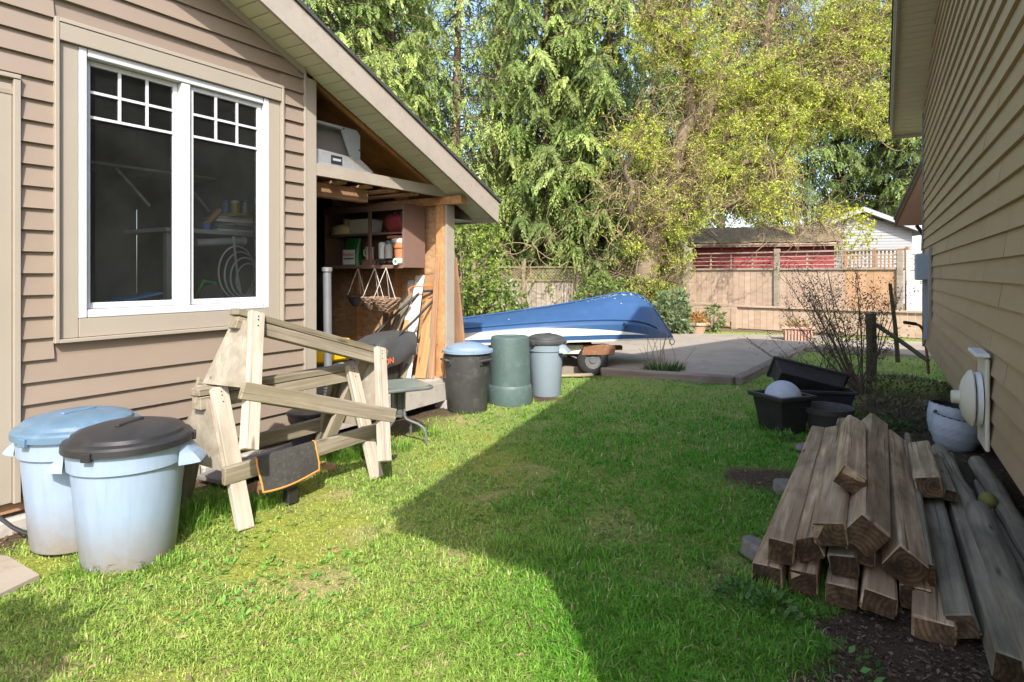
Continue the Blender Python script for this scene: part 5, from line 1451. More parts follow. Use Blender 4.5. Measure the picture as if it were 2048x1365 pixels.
# sections from stern (x = -1.75) to bow: keel height, half beam, chine height, chine half beam, gunwale height
SX = [-1.75, -1.2, -.6, 0.0, .5, .95, 1.3, 1.6, 1.82, 2.0, 2.16, 2.28]
KZ = [.60, .655, .72, .80, .87, .945, 1.02, 1.075, 1.05, .88, .63, .42]
HB = [.60, .66, .69, .70, .68, .63, .56, .46, .35, .22, .10, .015]
GZ_ = [.40, .415, .43, .44, .45, .455, .455, .45, .44, .43, .42, .415]
CZ = [.54, .595, .64, .69, .72, .735, .735, .72, .68, .60, .50, .412]
def section(i_):
    kz, hb, gz, cz = KZ[i_], HB[i_], GZ_[i_], CZ[i_]
    cb = hb * .90
    side = [(0, kz), (cb * .30, kz - (kz - cz) * .10), (cb * .72, kz - (kz - cz) * .42), (cb * .97, cz + .012), (cb + .012, cz), (hb * .985, cz - (cz - gz) * .22), (hb * .995, cz - (cz - gz) * .28), (hb, gz + (cz - gz) * .30), (hb, gz + (cz - gz) * .26), (hb, gz + .022), (hb + .015, gz + .02), (hb + .015, gz), (hb - .03, gz)]
    return side
from mathutils import geometry as _g
def cat_rom(xs_, ys_, x_):
    return float(np.interp(x_, xs_, ys_))
XF = np.linspace(SX[0], SX[-1], 72)
def smooth_arr(a_):
    f_ = np.interp(XF, SX, a_)
    for _ in range(9):
        f_[1:-1] = (f_[:-2] + 2 * f_[1:-1] + f_[2:]) / 4
    return list(f_)
KZ, HB, GZ_, CZ = (smooth_arr(a_) for a_ in (KZ, HB, GZ_, CZ))
secs = [section(i_) for i_ in range(len(XF))]
for i_ in range(len(XF)):                # the white stripe runs to a point before the bow
    f_ = float(np.clip((XF[i_] - .3) / 1.55, 0, 1)) ** 1.4
    a_, b_ = secs[i_][6], secs[i_][7]
    secs[i_][6] = (a_[0] + (b_[0] - a_[0]) * f_ * .999, a_[1] + (b_[1] - a_[1]) * f_ * .999)
def strip(nm, j0, j1, mat, off=0.0):
    mb_ = MB()
    for sg in (-1, 1):
        rows = [[(XF[i_], sg * (secs[i_][j_][0] + off), secs[i_][j_][1] + off * .5) for j_ in range(j0, j1 + 1)] for i_ in range(len(XF))]
        mb_.grid(rows)
    return mb_.obj(nm, m(mat), boat, True, fixn=False, angle=50)
strip("hull_bottom", 0, 5, 'boat_blue')
strip("hull_upper_side", 5, 6, 'boat_blue')
strip("white_stripe", 6, 7, 'boat_white')
strip("hull_lower_side", 7, 9, 'boat_blue')
strip("gunwale", 9, 12, 'boat_cream')
for sg in (-1, 1):
    MB().tube([(XF[i_], sg * (secs[i_][4][0] + .006), secs[i_][4][1]) for i_ in range(len(XF) - 5)], .012, 6).obj("rub_strake", m('boat_blue'), boat, True)
MB().tube([(XF[i_], 0, KZ[i_] + .012) for i_ in range(len(XF))], .014, 6).obj("keel", m('boat_blue'), boat, True)
MB().add([(XF[0], sg * p[0], p[1]) for sg in (-1, 1) for p in secs[0]], [tuple(range(12, -1, -1)) + tuple(range(13, 26))]).obj("transom", m('boat_blue'), boat)
MB().tube([(2.27 + .035 * math.cos(p_), 0, .375 + .04 * math.sin(p_)) for p_ in np.linspace(0, 6.283, 18)], .006, 6, cap=False).obj("bow_ring", m('metal_grey'), boat, True)
MB().tube([(1.45, -.52, .69), (1.49, -.545, .66), (1.47, -.54, .62)], .012, 6).obj("side_hook", m('metal_black'), boat, True)
# chips of lost paint, lying on the bottom near the bow and along the chine
gn = np.random.default_rng(4)
mbp = MB()
for q_ in range(95):
    if q_ < 75: xx = gn.normal(1.5, .2); ff = abs(gn.normal(0, .45)) 
    else: xx = gn.uniform(-1.3, 1.2); ff = gn.choice([gn.uniform(0, .5), gn.uniform(2.2, 2.95)])
    i_ = int(np.clip(np.searchsorted(XF, xx), 1, len(XF) - 2)); ff = min(ff, 2.9); j_ = int(ff); fr_ = ff - j_
    a_ = np.array(secs[i_][j_]); b_ = np.array(secs[i_][j_ + 1]); c_ = a_ + (b_ - a_) * fr_
    dn = np.array([-(b_ - a_)[1], (b_ - a_)[0]]); dn = dn / (np.linalg.norm(dn) + 1e-9); dn = dn if dn[1] > 0 else -dn
    al = (b_ - a_) / (np.linalg.norm(b_ - a_) + 1e-9)
    slope_ = (KZ[i_ + 1] - KZ[i_ - 1]) / (XF[i_ + 1] - XF[i_ - 1]) 
    r_ = gn.uniform(.003, .010); ox_ = gn.uniform(-.045, .045)
    pts = []
    for w_ in range(6):
        an = w_ * 1.047 + gn.uniform(-.3, .3); e_ = r_ * gn.uniform(.5, 1.2)
        dx = 1.9 * e_ * math.cos(an); q2 = c_ + al * e_ * math.sin(an) + dn * .007
        pts.append((XF[i_] + ox_ + dx, -q2[0], q2[1] + (dx + ox_) * slope_))
    mbp.add(pts, [tuple(range(6))])
o = mbp.obj("paint_chips", m('boat_white'), boat); o["kind"] = "stuff"

tr_ = thing("boat_trailer", "low rusty boat trailer with single dark wheel under the dinghy", "trailer", (0, 8.45, 0), R(3))
MB().box(-1.7, 1.55, -.05, .05, .27, .33).obj("main_beam", m('rust'), tr_, bevel=.006)
MB().box(.62, 1.02, -.52, -.42, .28, .40).obj("timber_block", m('boat_cream'), tr_, bevel=.006)
MB().prism([(.88, .27), (1.32, .27), (1.34, .38), (1.20, .41), (.92, .405)], -.56, -.44).obj("bolster", m('rust'), tr_, fixn=True, bevel=.006)
MB().box(1.0, 1.08, -.5, .55, .17, .23).obj("axle", m('metal_black'), tr_, bevel=.006)
MB().tube([(.7, -.46, .28), (.85, -.47, .21), (1.02, -.48, .20), (1.2, -.47, .24), (1.33, -.46, .30)], .018, 8).obj("leaf_spring", m('metal_black'), tr_, True)
for sg in (-.5, .55):
    w_ = sub("wheel", tr_); w_.location = (1.04, sg, .20); w_.rotation_euler = (R(90), 0, 0)
    MB().lathe([(.11, -.055), (.18, -.06), (.205, -.04), (.21, 0), (.205, .04), (.18, .06), (.11, .055)], 32).obj("tyre", m('rubber'), w_, True, angle=60)
    MB().lathe([(0, .03), (.04, .035), (.05, .02), (.10, .025), (.115, .045), (.115, -.045), (0, -.04)], 28).obj("rim", m('metal_grey'), w_, True, angle=30)
MB().box(-1.6, -1.5, -.5, .5, .0, .27).obj("support_block", m('board_greyed'), tr_, bevel=.01)
MB().box(-1.55, -1.4, -.55, .55, .33, .40).obj("bolster", m('board_greyed'), tr_, bevel=.01)
o = plank("plank", (.1, 7.75, .03), (1.05, 7.85, .03), .12, .025, m('board_greyed'), bev=.004); props(o, "flat grey plank on the soil beside the trailer wheel", "plank")

# ================================================================== flower pots beyond the patio
q = gp(1391, 672)
a = thing("flower_pot", "wide terracotta bowl with dry orange plant beyond the boat", "flower pot", (q.x, q.y, 0.02))
MB().lathe([(0, 0), (.16, 0), (.235, .22), (.26, .22), (.265, .275), (.245, .275), (.22, .2), (0, .18)], 32).obj("body", m('terracotta_pale'), a, True, angle=25)
gn = np.random.default_rng(5); n = 420
C = gn.normal(0, .11, (n, 3)); C[:, 2] = .24 + abs(gn.normal(0, .09, n)); D = gn.normal(0, .6, (n, 3)); D[:, 2] += .8
o = link_mesh("dry_plant", leaves_mesh("dry_plant", C, D, gn.normal(0, 1, (n, 3)), .07 + .09 * gn.random(n), .015 + .02 * gn.random(n), np.array((.40, .19, .05)) * (.5 + .9 * gn.random(n))[:, None]), m('leaf'), a); o["kind"] = "stuff"
q = gp(1595, 690)
a = thing("planter_box", "low oblong terracotta-coloured planter with ribbed side on the patio corner", "planter", (q.x, q.y, .05), R(-20))
sqpot(a, .26, .22, .14, .12, .30, 'terracotta_pale', .03, .05)
for q_ in range(9):
    xx = -.22 + .055 * q_
    MB().box(xx - .008, xx + .008, -.165, -.13, .02, .24).obj("rib", m('terracotta_pale'), a, bevel=.004)
n = 160
C = gn.normal(0, .1, (n, 3)); C[:, 2] = .27; D = gn.normal(0, .9, (n, 3)); D[:, 2] = .2 + abs(D[:, 2])
o = link_mesh("dry_plant", leaves_mesh("dry_plant", C, D, gn.normal(0, 1, (n, 3)), .14 + .12 * gn.random(n), .008 + .008 * gn.random(n), np.array((.36, .24, .10)) * (.5 + .9 * gn.random(n))[:, None]), m('leaf'), a); o["kind"] = "stuff"

# ================================================================== low timber planter wall and fences
FA = px(1474, 658, 14.7); FA.z = 0
FD = Vector((.78, -.626, 0)).normalized(); FN = Vector((.626, .78, 0))
pw = thing("planter_wall", "low board retaining wall with capped top in front of the fence", "retaining wall", FA, math.atan2(FD.y, FD.x))
Lw = 4.6
x = 0.0
while x < Lw:
    w_ = random.uniform(.13, .15)
    MB().box(x, x + w_ - .006, -.02, .0, .02, .53).obj("wall_board", m('fence_tan'), pw); x += w_
MB().box(-.1, Lw, -.07, .07, .535, .575).obj("cap_rail", m('fence_tan'), pw, bevel=.004)
MB().box(-.12, .02, -.07, .08, .0, .533).obj("post", m('fence_tan'), pw, bevel=.006)
pw2 = thing("planter_wall", "shorter horizontal-slatted low wall left of the boarded one", "retaining wall", FA + Vector((-.13, .06, 0)), math.atan2(FD.y, FD.x) - .0)
for q_ in range(5):
    MB().box(-1.9, -.02, .0, .03, .06 + .10 * q_, .15 + .10 * q_).obj("slat", m('fence_tan'), pw2, bevel=.003)
MB().box(-1.95, .0, -.03, .06, .575, .61).obj("cap_rail", m('fence_tan'), pw2, bevel=.003)
# main fence on the right
F0 = px(1378, 600, 16.3); F0.z = 0
FE = px(1800, 600, 13.2); FE.z = 0
fd = (FE - F0); FL = fd.length; fa = math.atan2(fd.y, fd.x)
fen = thing("fence", "tan board fence with open slatted top behind the planter wall", "fence", F0, fa)
def post(parent, x_, h, w_=.1, mat='fence_grey', cap=True):
    MB().box(x_ - w_ / 2, x_ + w_ / 2, -.07, .05, 0, h).obj("post", m(mat), parent, bevel=.006)
xm = FL * .47
for x_, h in ((0.0, 1.95), (xm, 1.95), (FL, 1.85)):
    post(fen, x_, h, .13 if x_ == xm else .11)
zb_t = 1.43
for a0, a1, nb in ((.06, xm - .07, 0), (xm + .07, FL - .06, 1)):
    x = a0; j_ = 0
    while x < a1 - .03:
        w_ = min(random.uniform(.135, .15), a1 - x)
        mt = 'fence_orange' if nb == 1 and x > xm + 1.4 else 'fence_tan'
        MB().box(x, x + w_ - .006, -.012 + .004 * (j_ % 2), .012, .1, zb_t).obj("board", m(mt), fen); x += w_; j_ += 1
    MB().box(a0, a1, -.05, .03, zb_t, zb_t + .05).obj("rail", m('fence_grey'), fen, bevel=.004)
    MB().box(a0, a1, -.05, .03, zb_t + .42, zb_t + .455).obj("rail", m('fence_grey'), fen, bevel=.004)
    for z_ in (.12, .22, .32):
        MB().box(a0, a1, -.012, .012, zb_t + z_, zb_t + z_ + .02).obj("slat", m('fence_grey'), fen)
    nv = 3
    for q_ in range(1, nv + 1):
        xx = a0 + (a1 - a0) * q_ / (nv + 1)
        MB().box(xx - .02, xx + .02, .013, .03, zb_t + .05, zb_t + .42).obj("stile", m('fence_tan'), fen)
# lattice panels
def lattice(parent, x0, x1, z0, z1, mat, y_=0.0, pitch=.085):
    mb_ = MB()
    hh = z1 - z0
    for sg in (-1, 1):
        x = x0 - hh
        while x < x1 + hh:
            xa, xb = (x, x + hh) if sg > 0 else (x + hh, x)
            # clip to the frame
            za, zb_ = z0, z1
            pts = []
            for f_ in (0, 1): pts.append((xa + (xb - xa) * f_, z0 + hh * f_))
            (ax, az), (bx, bz) = pts
            def cl(px_, pz_, qx, qz):
                if px_ < x0: f2 = (x0 - px_) / (qx - px_ + 1e-9); return (x0, pz_ + (qz - pz_) * f2)
                if px_ > x1: f2 = (x1 - px_) / (qx - px_ - 1e-9); return (x1, pz_ + (qz - pz_) * f2)
                return (px_, pz_)
            if not (max(ax, bx) <= x0 or min(ax, bx) >= x1):
                A = cl(ax, az, bx, bz); B = cl(bx, bz, ax, az)
                if abs(A[0] - B[0]) > .02:
                    w2 = .018
                    yy = y_ + (.004 if sg > 0 else -.006)
                    mb_.hexa([(A[0] - w2, yy - .004, A[1]), (A[0] + w2, yy - .004, A[1]), (A[0] + w2, yy + .004, A[1]), (A[0] - w2, yy + .004, A[1]), (B[0] - w2, yy - .004, B[1]), (B[0] + w2, yy - .004, B[1]), (B[0] + w2, yy + .004, B[1]), (B[0] - w2, yy + .004, B[1])])
            x += pitch
    o = mb_.obj("lattice", m(mat), parent, fixn=False); o["kind"] = "stuff"
# lattice gate panel at the far right, beside the house
fg = thing("lattice_fence", "pale fence panel with lattice top beside the right house corner", "fence", FE + fd.normalized() * .12, fa)
lattice(fg, .06, .85, zb_t + .06, zb_t + .34, 'board_pale'); 
MB().box(0, .06, -.03, .03, .05, zb_t + .42).obj("post", m('board_pale'), fg, bevel=.004)
MB().box(0.0, .9, -.035, .035, zb_t + .35, zb_t + .40).obj("rail", m('board_pale'), fg)
MB().box(.06, .9, -.034, .034, zb_t, zb_t + .055).obj("rail", m('board_pale'), fg)
x = .06
while x < .9:
    MB().box(x, x + .095, -.012, .012, .08, zb_t - .002).obj("board", m('board_pale'), fg); x += .1
# old mossy fence on the left, lattice on top
LF0 = px(948, 600, 17.5); LF0.z = 0
LF1 = F0 + Vector((-.1, .05, 0))
fd2 = LF1 - LF0; FL2 = fd2.length; fa2 = math.atan2(fd2.y, fd2.x)
of = thing("fence", "old mossy grey fence with lattice top behind the boat", "fence", LF0, fa2)
np_ = 4
for q_ in range(np_ + 1):
    post(of, FL2 * q_ / np_, 1.78, .12, 'fence_mossy')
for q_ in range(np_):
    a0, a1 = FL2 * q_ / np_ + .07, FL2 * (q_ + 1) / np_ - .07
    zt = 1.12 if q_ < 2 else 1.32
    x = a0
    while x < a1 - .03:
        w_ = min(random.uniform(.135, .15), a1 - x)
        MB().box(x, x + w_ - .008, -.012, .012, .05, zt).obj("board", m('fence_grey' if q_ < 3 else 'fence_mossy'), of); x += w_
    MB().box(a0, a1, -.05, .03, zt, zt + .06).obj("rail", m('fence_mossy'), of, bevel=.004)
    MB().box(a0, a1, -.05, .03, zt + .38, zt + .43).obj("rail", m('fence_mossy'), of, bevel=.004)
    lattice(of, a0, a1, zt + .06, zt + .38, 'fence_mossy')

# ================================================================== trees
def cedar(label, x_, y_, h, r, seed, z_lo=1.6, z_hi=None, n_bough=120, tint=(.16, .24, .055), tint2=(.32, .36, .11), trunk_r=.22, dens=1.0, fill=1.0, dead=14):
    g = random.Random(seed); gn = np.random.default_rng(seed)
    root = thing("cedar_tree", label, "tree", (x_, y_, 0), 0, "cedars beyond the fence")
    lean = (g.uniform(-.3, .3), g.uniform(-.3, .3))
    tp = [(lean[0] * f_, lean[1] * f_, h * f_) for f_ in np.linspace(0, 1, 9)]
    MB().tube(tp, [trunk_r * (1.35 if i_ == 0 else 1) * (1 - .85 * i_ / 8) for i_ in range(9)], 10).obj("trunk", m('bark_cedar'), root, True, angle=60)
    z_hi = z_hi or h * .97
    Cs, Ds, Ss, Ls, Ws, Col = [], [], [], [], [], []
    st = MB()
    for b in range(n_bough):
        f_ = (b + g.random()) / n_bough
        z_ = z_lo + (z_hi - z_lo) * f_
        az = b * 2.39996 + g.uniform(-.5, .5)
        L = r * (1.0 - .8 * max(0, (z_ - z_lo) / (h - z_lo)) ** 1.1) * g.uniform(.65, 1.15)
        up = g.uniform(-.05, .30); droop = g.uniform(.35, .75)
        out = np.array((math.cos(az), math.sin(az), 0.0)); lat = np.array((-math.sin(az), math.cos(az), 0.0))
        s_ = np.linspace(0, 1, 12)
        curve = np.stack([np.zeros(12) + lean[0] * z_ / h, np.zeros(12) + lean[1] * z_ / h, np.full(12, z_)], -1) + out * (s_ * L)[:, None]
        curve[:, 2] += L * (up * s_ - droop * s_ ** 2 * .75 + .22 * s_ ** 4)
        curve += lat * (L * .08 * np.sin(s_ * 4 + g.uniform(0, 6)))[:, None]
        st.tube([tuple(p) for p in curve[::2]], [.028 * (1 - .85 * q_ / 5) * (L / 2.2) ** .5 + .004 for q_ in range(6)], 4, cap=False)
        nb = max(6, int(15 * dens * L / 2.0))
        shade = g.uniform(.5, 1.25); mixb = g.random()
        for q_ in range(nb):
            sp_ = .18 + .82 * (q_ + g.random()) / nb
            i0 = min(int(sp_ * 11), 10); p0 = curve[i0] + (curve[i0 + 1] - curve[i0]) * (sp_ * 11 - i0)
            sg = 1 if q_ % 2 else -1
            ln = (.30 + .62 * (1 - abs(sp_ - .55))) * g.uniform(.55, 1.1) * min(1.0, L / 1.8)
            d = lat * sg * g.uniform(.35, .9) + out * g.uniform(.2, .7) + np.array((0, 0, -g.uniform(.45, 1.25)))
            d /= np.linalg.norm(d)
            side = np.cross(d, out * .3 + lat * -sg * .2 + np.array((0, 0, 1.0))); side /= np.linalg.norm(side) + 1e-9
            side = side * .85 + gn.normal(0, .3, 3)
            k_ = int(15 * dens)
            tt = (np.arange(k_) + gn.random(k_)) / k_
            sgn = np.where(np.arange(k_) % 2, 1.0, -1.0)
            bend = np.array((0, 0, -1.0)) * (tt ** 2 * ln * .35)[:, None]
            C = p0 + d * (tt * ln)[:, None] + bend
            D = d * .75 + side * (sgn * (.75 * (1 - .5 * tt)))[:, None] + np.array((0, 0, -.35)) + gn.normal(0, .12, (k_, 3))
            Cs.append(C); Ds.append(D); Ss.append(np.cross(D, np.tile(np.cross(d, side), (k_, 1))) + gn.normal(0, .25, (k_, 3)))
            Ls.append((.15 - .06 * tt) * (.7 + .6 * gn.random(k_)) * fill); Ws.append((.030 + .018 * gn.random(k_)) * fill)
            mixv = np.clip(mixb * .5 + .5 * sp_ * tt + gn.normal(0, .15, k_), 0, 1)  # inner sprays darker than tips: crown shadow worked into the leaf colour
            c_ = np.array(tint) * (1 - mixv[:, None]) + np.array(tint2) * mixv[:, None]
            Col.append(c_ * shade * (.8 + .4 * gn.random(k_))[:, None])
    for q_ in range(dead):                                    # bare dead branches low on the trunk
        z_ = g.uniform(1.2, min(h, 7)); az = g.uniform(0, 6.28); L = g.uniform(.5, 1.5)
        st.tube([(0, 0, z_), (math.cos(az) * L * .5, math.sin(az) * L * .5, z_ + g.uniform(-.05, .2)), (math.cos(az) * L, math.sin(az) * L, z_ - g.uniform(0, .3))], [.018, .012, .004], 4, cap=False)
    st.obj("branches", m('bark_cedar'), root)["kind"] = "stuff"
    me = leaves_mesh("crown", np.concatenate(Cs), np.concatenate(Ds), np.concatenate(Ss), np.concatenate(Ls), np.concatenate(Ws), np.concatenate(Col), .12)
    o = link_mesh("crown", me, m('leaf'), root); o["kind"] = "stuff"
    return len(Cs)
def at(u, d): return ((u - 1024) / F * d, d)
CED = [  # u, depth, height, radius, seed, lowest boughs, label
    (660, 15.5, 13, 2.6, 101, 3.2, "cedar just above the left house's roof edge, leftmost of the row"),
    (790, 17.0, 14, 2.3, 102, 2.4, "tall cedar rising directly behind the tip of the left roof"),
    (905, 18.5, 15, 2.2, 103, 2.2, "cedar with visible brown trunk behind the leafy laurel"),
    (985, 20.5, 15, 2.1, 104, 3.0, "slender cedar with sky gaps beside it above the old fence"),
    (1085, 19.0, 15, 2.6, 105, 1.7, "broad pale cedar with sprays drooping over the lattice fence"),
    (1215, 18.0, 14, 2.5, 106, 1.5, "bright drooping cedar left of the willow trunk"),
    (1330, 25.0, 16, 2.8, 107, 3.0, "distant cedar behind the willow's crown"),
    (1560, 34.0, 26, 3.6, 108, 4.6, "dark cedar behind the red shed's far end"),
    (1680, 36.0, 27, 3.6, 109, 4.8, "dark green cedar above the white gabled house"),
    (1770, 34.0, 25, 3.5, 110, 4.8, "cedar beside the right house's overhanging roof"),
    (1850, 31.0, 17, 3.2, 111, 4.6, "cedar partly hidden behind the right house's corner"),
    (720, 23.0, 16, 3.0, 112, 2.5, "dark cedar in the second row behind the left roof"),
    (840, 29.0, 18, 3.2, 113, 2.0, "shaded cedar in the second row left of the sky gaps"),
    (1010, 31.0, 18, 3.0, 116, 2.0, "dark far cedar behind the slender one"),
    (1140, 26.0, 17, 2.6, 114, 2.0, "shaded cedar in the second row behind the broad pale one"),
    (1440, 31.0, 23, 3.4, 115, 4.8, "far cedar glimpsed through the top of the willow"),
]
for (u, d, h, r, sd, zl, lab) in CED:
    x_, y_ = at(u, d)
    far = d > 22
    z_hi = min(h * .97, CH + .47 * d + 2.0)
    dk = u > 1500 or far
    cedar(lab, x_, y_, h, r, sd, zl, z_hi, int((150 if not far else 110) * (z_hi - zl) / 9.0), (.085, .145, .035) if dk else (.11, .19, .04), (.27, .335, .09) if dk else (.40, .46, .13), .2 if not far else .24, (.8 if sd in (103, 104) else 1.3) if not far else .85, 1.15 if not far else 1.9)

# ---- contorted willow
def willow():
    g = random.Random(5); gn = np.random.default_rng(5)
    bx, by = at(1288, 15.6)
    root = thing("willow_tree", "contorted yellow-green willow with leaning mossy trunk and curly twigs", "tree", (bx, by, 0))
    tr = MB(); tw = MB(); tips = []
    def P(u, v_, d): return px(u, v_, d) - Vector((bx, by, 0))
    limbs = [
        [P(1284, 610, 15.6), P(1290, 560, 15.6), P(1304, 500, 15.7), P(1330, 430, 15.8), P(1370, 350, 16), P(1400, 250, 16.1), P(1440, 150, 16.2), P(1465, 50, 16.3), P(1500, -60, 16.4)],
        [P(1345, 400, 15.9), P(1420, 300, 16), P(1500, 210, 16), P(1530, 120, 16), P(1545, 0, 16), P(1560, -120, 16)],
        [P(1330, 430, 15.8), P(1345, 330, 15.6), P(1378, 230, 15.4), P(1385, 120, 15.2), P(1370, 0, 15.2), P(1350, -100, 15.2)],
        [P(1500, 210, 16), P(1580, 230, 15.8), P(1640, 190, 15.6), P(1700, 130, 15.4), P(1750, 90, 15.3)],
        [P(1420, 300, 16), P(1540, 250, 15.7), P(1620, 205, 15.4), P(1690, 170, 15.1)],
        [P(1304, 500, 15.7), P(1262, 430, 15.3), P(1250, 340, 15.1), P(1290, 250, 15)],
        [P(1370, 350, 16), P(1440, 350, 15.4), P(1510, 320, 15.0), P(1560, 330, 14.7)],
        [P(1385, 120, 15.2), P(1320, 60, 15), P(1280, -40, 15)],
        [P(1330, 430, 15.8), P(1400, 420, 15.2), P(1480, 400, 14.9), P(1560, 420, 14.7)],
        [P(1530, 120, 16), P(1620, 95, 15.8), P(1700, 60, 15.6), P(1775, 20, 15.5)],
        [P(1500, 210, 16), P(1600, 165, 15.9), P(1690, 240, 15.8), P(1740, 230, 15.7)],
    ]
    rad = [.36, .25, .22, .14, .11, .13, .11, .10, .09, .09, .07]
    for li, (lm, r0) in enumerate(zip(limbs, rad)):
        pts = []
        for a_, b_ in zip(lm, lm[1:]):
            for f_ in (0, .33, .66):
                q = a_.lerp(b_, f_); pts.append(q + Vector((g.gauss(0, .05), g.gauss(0, .06), g.gauss(0, .04))))
        pts.append(lm[-1])
        n_ = len(pts)
        tr.tube(pts, [max(.02, r0 * (1 - .75 * i_ / n_)) for i_ in range(n_)], 9)
        for i_ in range(2, n_):
            for _ in range(4 if li else 3):
                tips.append((pts[i_], r0))
    tr.obj("trunk", m('bark_willow'), root, True, angle=60)
    LC, LD, LCol = [], [], []
    # curly secondary branches and twigs
    def curl(p, d, n_, step, wob, grav):
        out = [p.copy()]
        d = d.normalized(); ax = Vector((g.gauss(0, 1), g.gauss(0, 1), g.gauss(0, 1))).normalized()
        for _ in range(n_):
            if g.random() < .4: ax = Vector((g.gauss(0, 1), g.gauss(0, 1), g.gauss(0, 1))).normalized()
            d = (Matrix.Rotation(wob * g.uniform(.4, 1.4), 3, ax) @ d); d.z -= grav; d.normalize()
            p = p + d * step; out.append(p.copy())
        return out
    def hid(q):                            # keep the crown clear of the houses beyond
        w_ = q + Vector((bx, by, 0)); uu = 1024 + F * w_.x / w_.y; vv = HZ - F * (w_.z - CH) / w_.y
        return (uu > 1610 and vv > 280) or (uu > 1390 and vv > 452)
    for (p, r0) in tips:
        for _ in range(2):
            d = Vector((g.gauss(0, 1), g.gauss(0, .9) - .3, g.gauss(.1, .7)))
            n_ = g.randint(7, 12)
            br = curl(p, d, n_, .16, .5, .03)
            if hid(br[-1]): continue
            tw.tube(br, [.014 * (1 - .8 * i_ / n_) + .003 for i_ in range(len(br))], 4, cap=False)
            for q in br[2::2]:
                for _k in range(g.choice((1, 1, 2))):
                    t2 = curl(q, Vector((g.gauss(0, 1), g.gauss(0, 1), g.gauss(-.15, .7))), g.randint(6, 11), .085, .7, .09)
                    if hid(t2[-1]): continue
                    tw.tube(t2, [.0055 * (1 - .6 * i_ / len(t2)) + .0015 for i_ in range(len(t2))], 3, cap=False)
                    leafy = (q.z + g.gauss(0, .5)) 
                    if g.random() < .72:
                        for w_ in t2[1:]:
                            for _j in range(6):
                                LC.append((w_.x + g.gauss(0, .03), w_.y + g.gauss(0, .03), w_.z + g.gauss(0, .03)))
    tw.obj("branches", m('twig_tan'), root)["kind"] = "stuff"
    n = len(LC); C = np.array(LC)
    D = gn.normal(0, .8, (n, 3)); D[:, 2] -= .4
    clump = fbm(C[:, 0] + 50, C[:, 2] + 50, 1.1, 71)
    keep = gn.random(n) < np.clip((clump - .33) * 5.0, .12, 1)
    C, D, clump = C[keep], D[keep], clump[keep]; n = len(C)
    cc = np.array((.38, .46, .06)) * (.65 + .7 * gn.random(n))[:, None] + np.array((.07, .04, 0)) * gn.random(n)[:, None]
    me = leaves_mesh("crown", C, D, gn.normal(0, 1, (n, 3)), .05 + .04 * gn.random(n), .015 + .013 * gn.random(n), cc, .1)
    o = link_mesh("crown", me, m('leaf'), root); o["kind"] = "stuff"
    return n
n_w = willow()

# ---- evergreen shrubs along the old fence
def broadleaf(name, label, c, rx, ry, rz, n, colr, colr2, lsz, seed, mat='leaf_glossy', stems=8):
    gn = np.random.default_rng(seed); g = random.Random(seed)
    root = thing(name, label, "shrub", (c[0], c[1], 0))
    k_ = n // 7
    u_ = gn.normal(0, 1, (k_, 3)); u_ = unit(u_)
    rad = (.55 + .5 * gn.random(k_)) * (.75 + .5 * fbm(u_[:, 0] * 3 + 9, u_[:, 2] * 3 + u_[:, 1] * 2 + 9, 1.0, seed))
    T = u_ * rad[:, None] * np.array((rx, ry, rz)) + np.array((0, 0, c[2]))
    T = T[T[:, 2] > .03]; k_ = len(T); outw = unit(T - np.array((0, 0, c[2] * .7)))
    C = np.repeat(T, 7, 0); O = np.repeat(outw, 7, 0); n = len(C)
    D = O * .45 + gn.normal(0, .75, (n, 3)); D[:, 2] += .12
    mixv = np.repeat(gn.random(k_), 7) * .7 + .3 * gn.random(n)
    cc = (np.array(colr) * (1 - mixv[:, None]) + np.array(colr2) * mixv[:, None]) * (.75 + .5 * gn.random(n))[:, None]
    me = leaves_mesh("leaves", C, D, gn.normal(0, 1, (n, 3)), lsz * (.6 + .7 * gn.random(n)), lsz * .38 * (.7 + .6 * gn.random(n)), cc, .15)
    o = link_mesh("leaves", me, m(mat), root); o["kind"] = "stuff"
    st = MB()
    for q_ in range(stems):
        az = g.uniform(0, 6.28)
        st.tube([(0, 0, 0), (math.cos(az) * rx * .3, math.sin(az) * ry * .3, c[2] * .7), (math.cos(az) * rx * .7, math.sin(az) * ry * .7, c[2] + rz * .4)], [.02, .014, .006], 5)
    st.obj("stems", m('bark_willow'), root)
p = px(945, 500, 10.2); broadleaf("laurel_shrub", "tall bright green laurel shrub just behind the leaning boards", (p.x - .15, p.y, 1.55), .75, .7, 1.15, 4200, (.13, .21, .03), (.27, .33, .06), .085, 201)
p = px(975, 600, 10.6); broadleaf("laurel_shrub", "lower green leafy shrub at the boat's stern end", (p.x, p.y, .75), .62, .6, .62, 2600, (.10, .18, .03), (.22, .29, .08), .10, 202)
p = px(1210, 600, 14.2); broadleaf("rhododendron", "low rhododendron behind the middle of the boat", (p.x, p.y, .65), .75, .6, .62, 2000, (.08, .14, .035), (.20, .25, .06), .12, 203)
p = px(1300, 610, 13.6); broadleaf("rhododendron", "rhododendron with yellowish top behind the boat's bow", (p.x, p.y, .62), .6, .5, .65, 1900, (.11, .15, .03), (.28, .28, .06), .11, 204)
p = px(1345, 628, 12.8); broadleaf("rhododendron", "pale bluish rhododendron right beside the boat's bow", (p.x, p.y, .5), .42, .4, .50, 1500, (.11, .17, .08), (.22, .28, .13), .12, 205)
p = px(1425, 640, 14.0); broadleaf("rhododendron", "small leafy plant beside the terracotta bowl", (p.x, p.y, .3), .3, .3, .3, 500, (.09, .15, .04), (.2, .26, .09), .09, 206)
p = px(1690, 400, 24.0); broadleaf("yellow_shrub", "bright yellow-green bush between the willow and the white house", (p.x - .2, p.y, 3.0), 1.5, 1.2, 1.2, 3200, (.34, .36, .04), (.5, .5, .07), .12, 207, 'leaf')

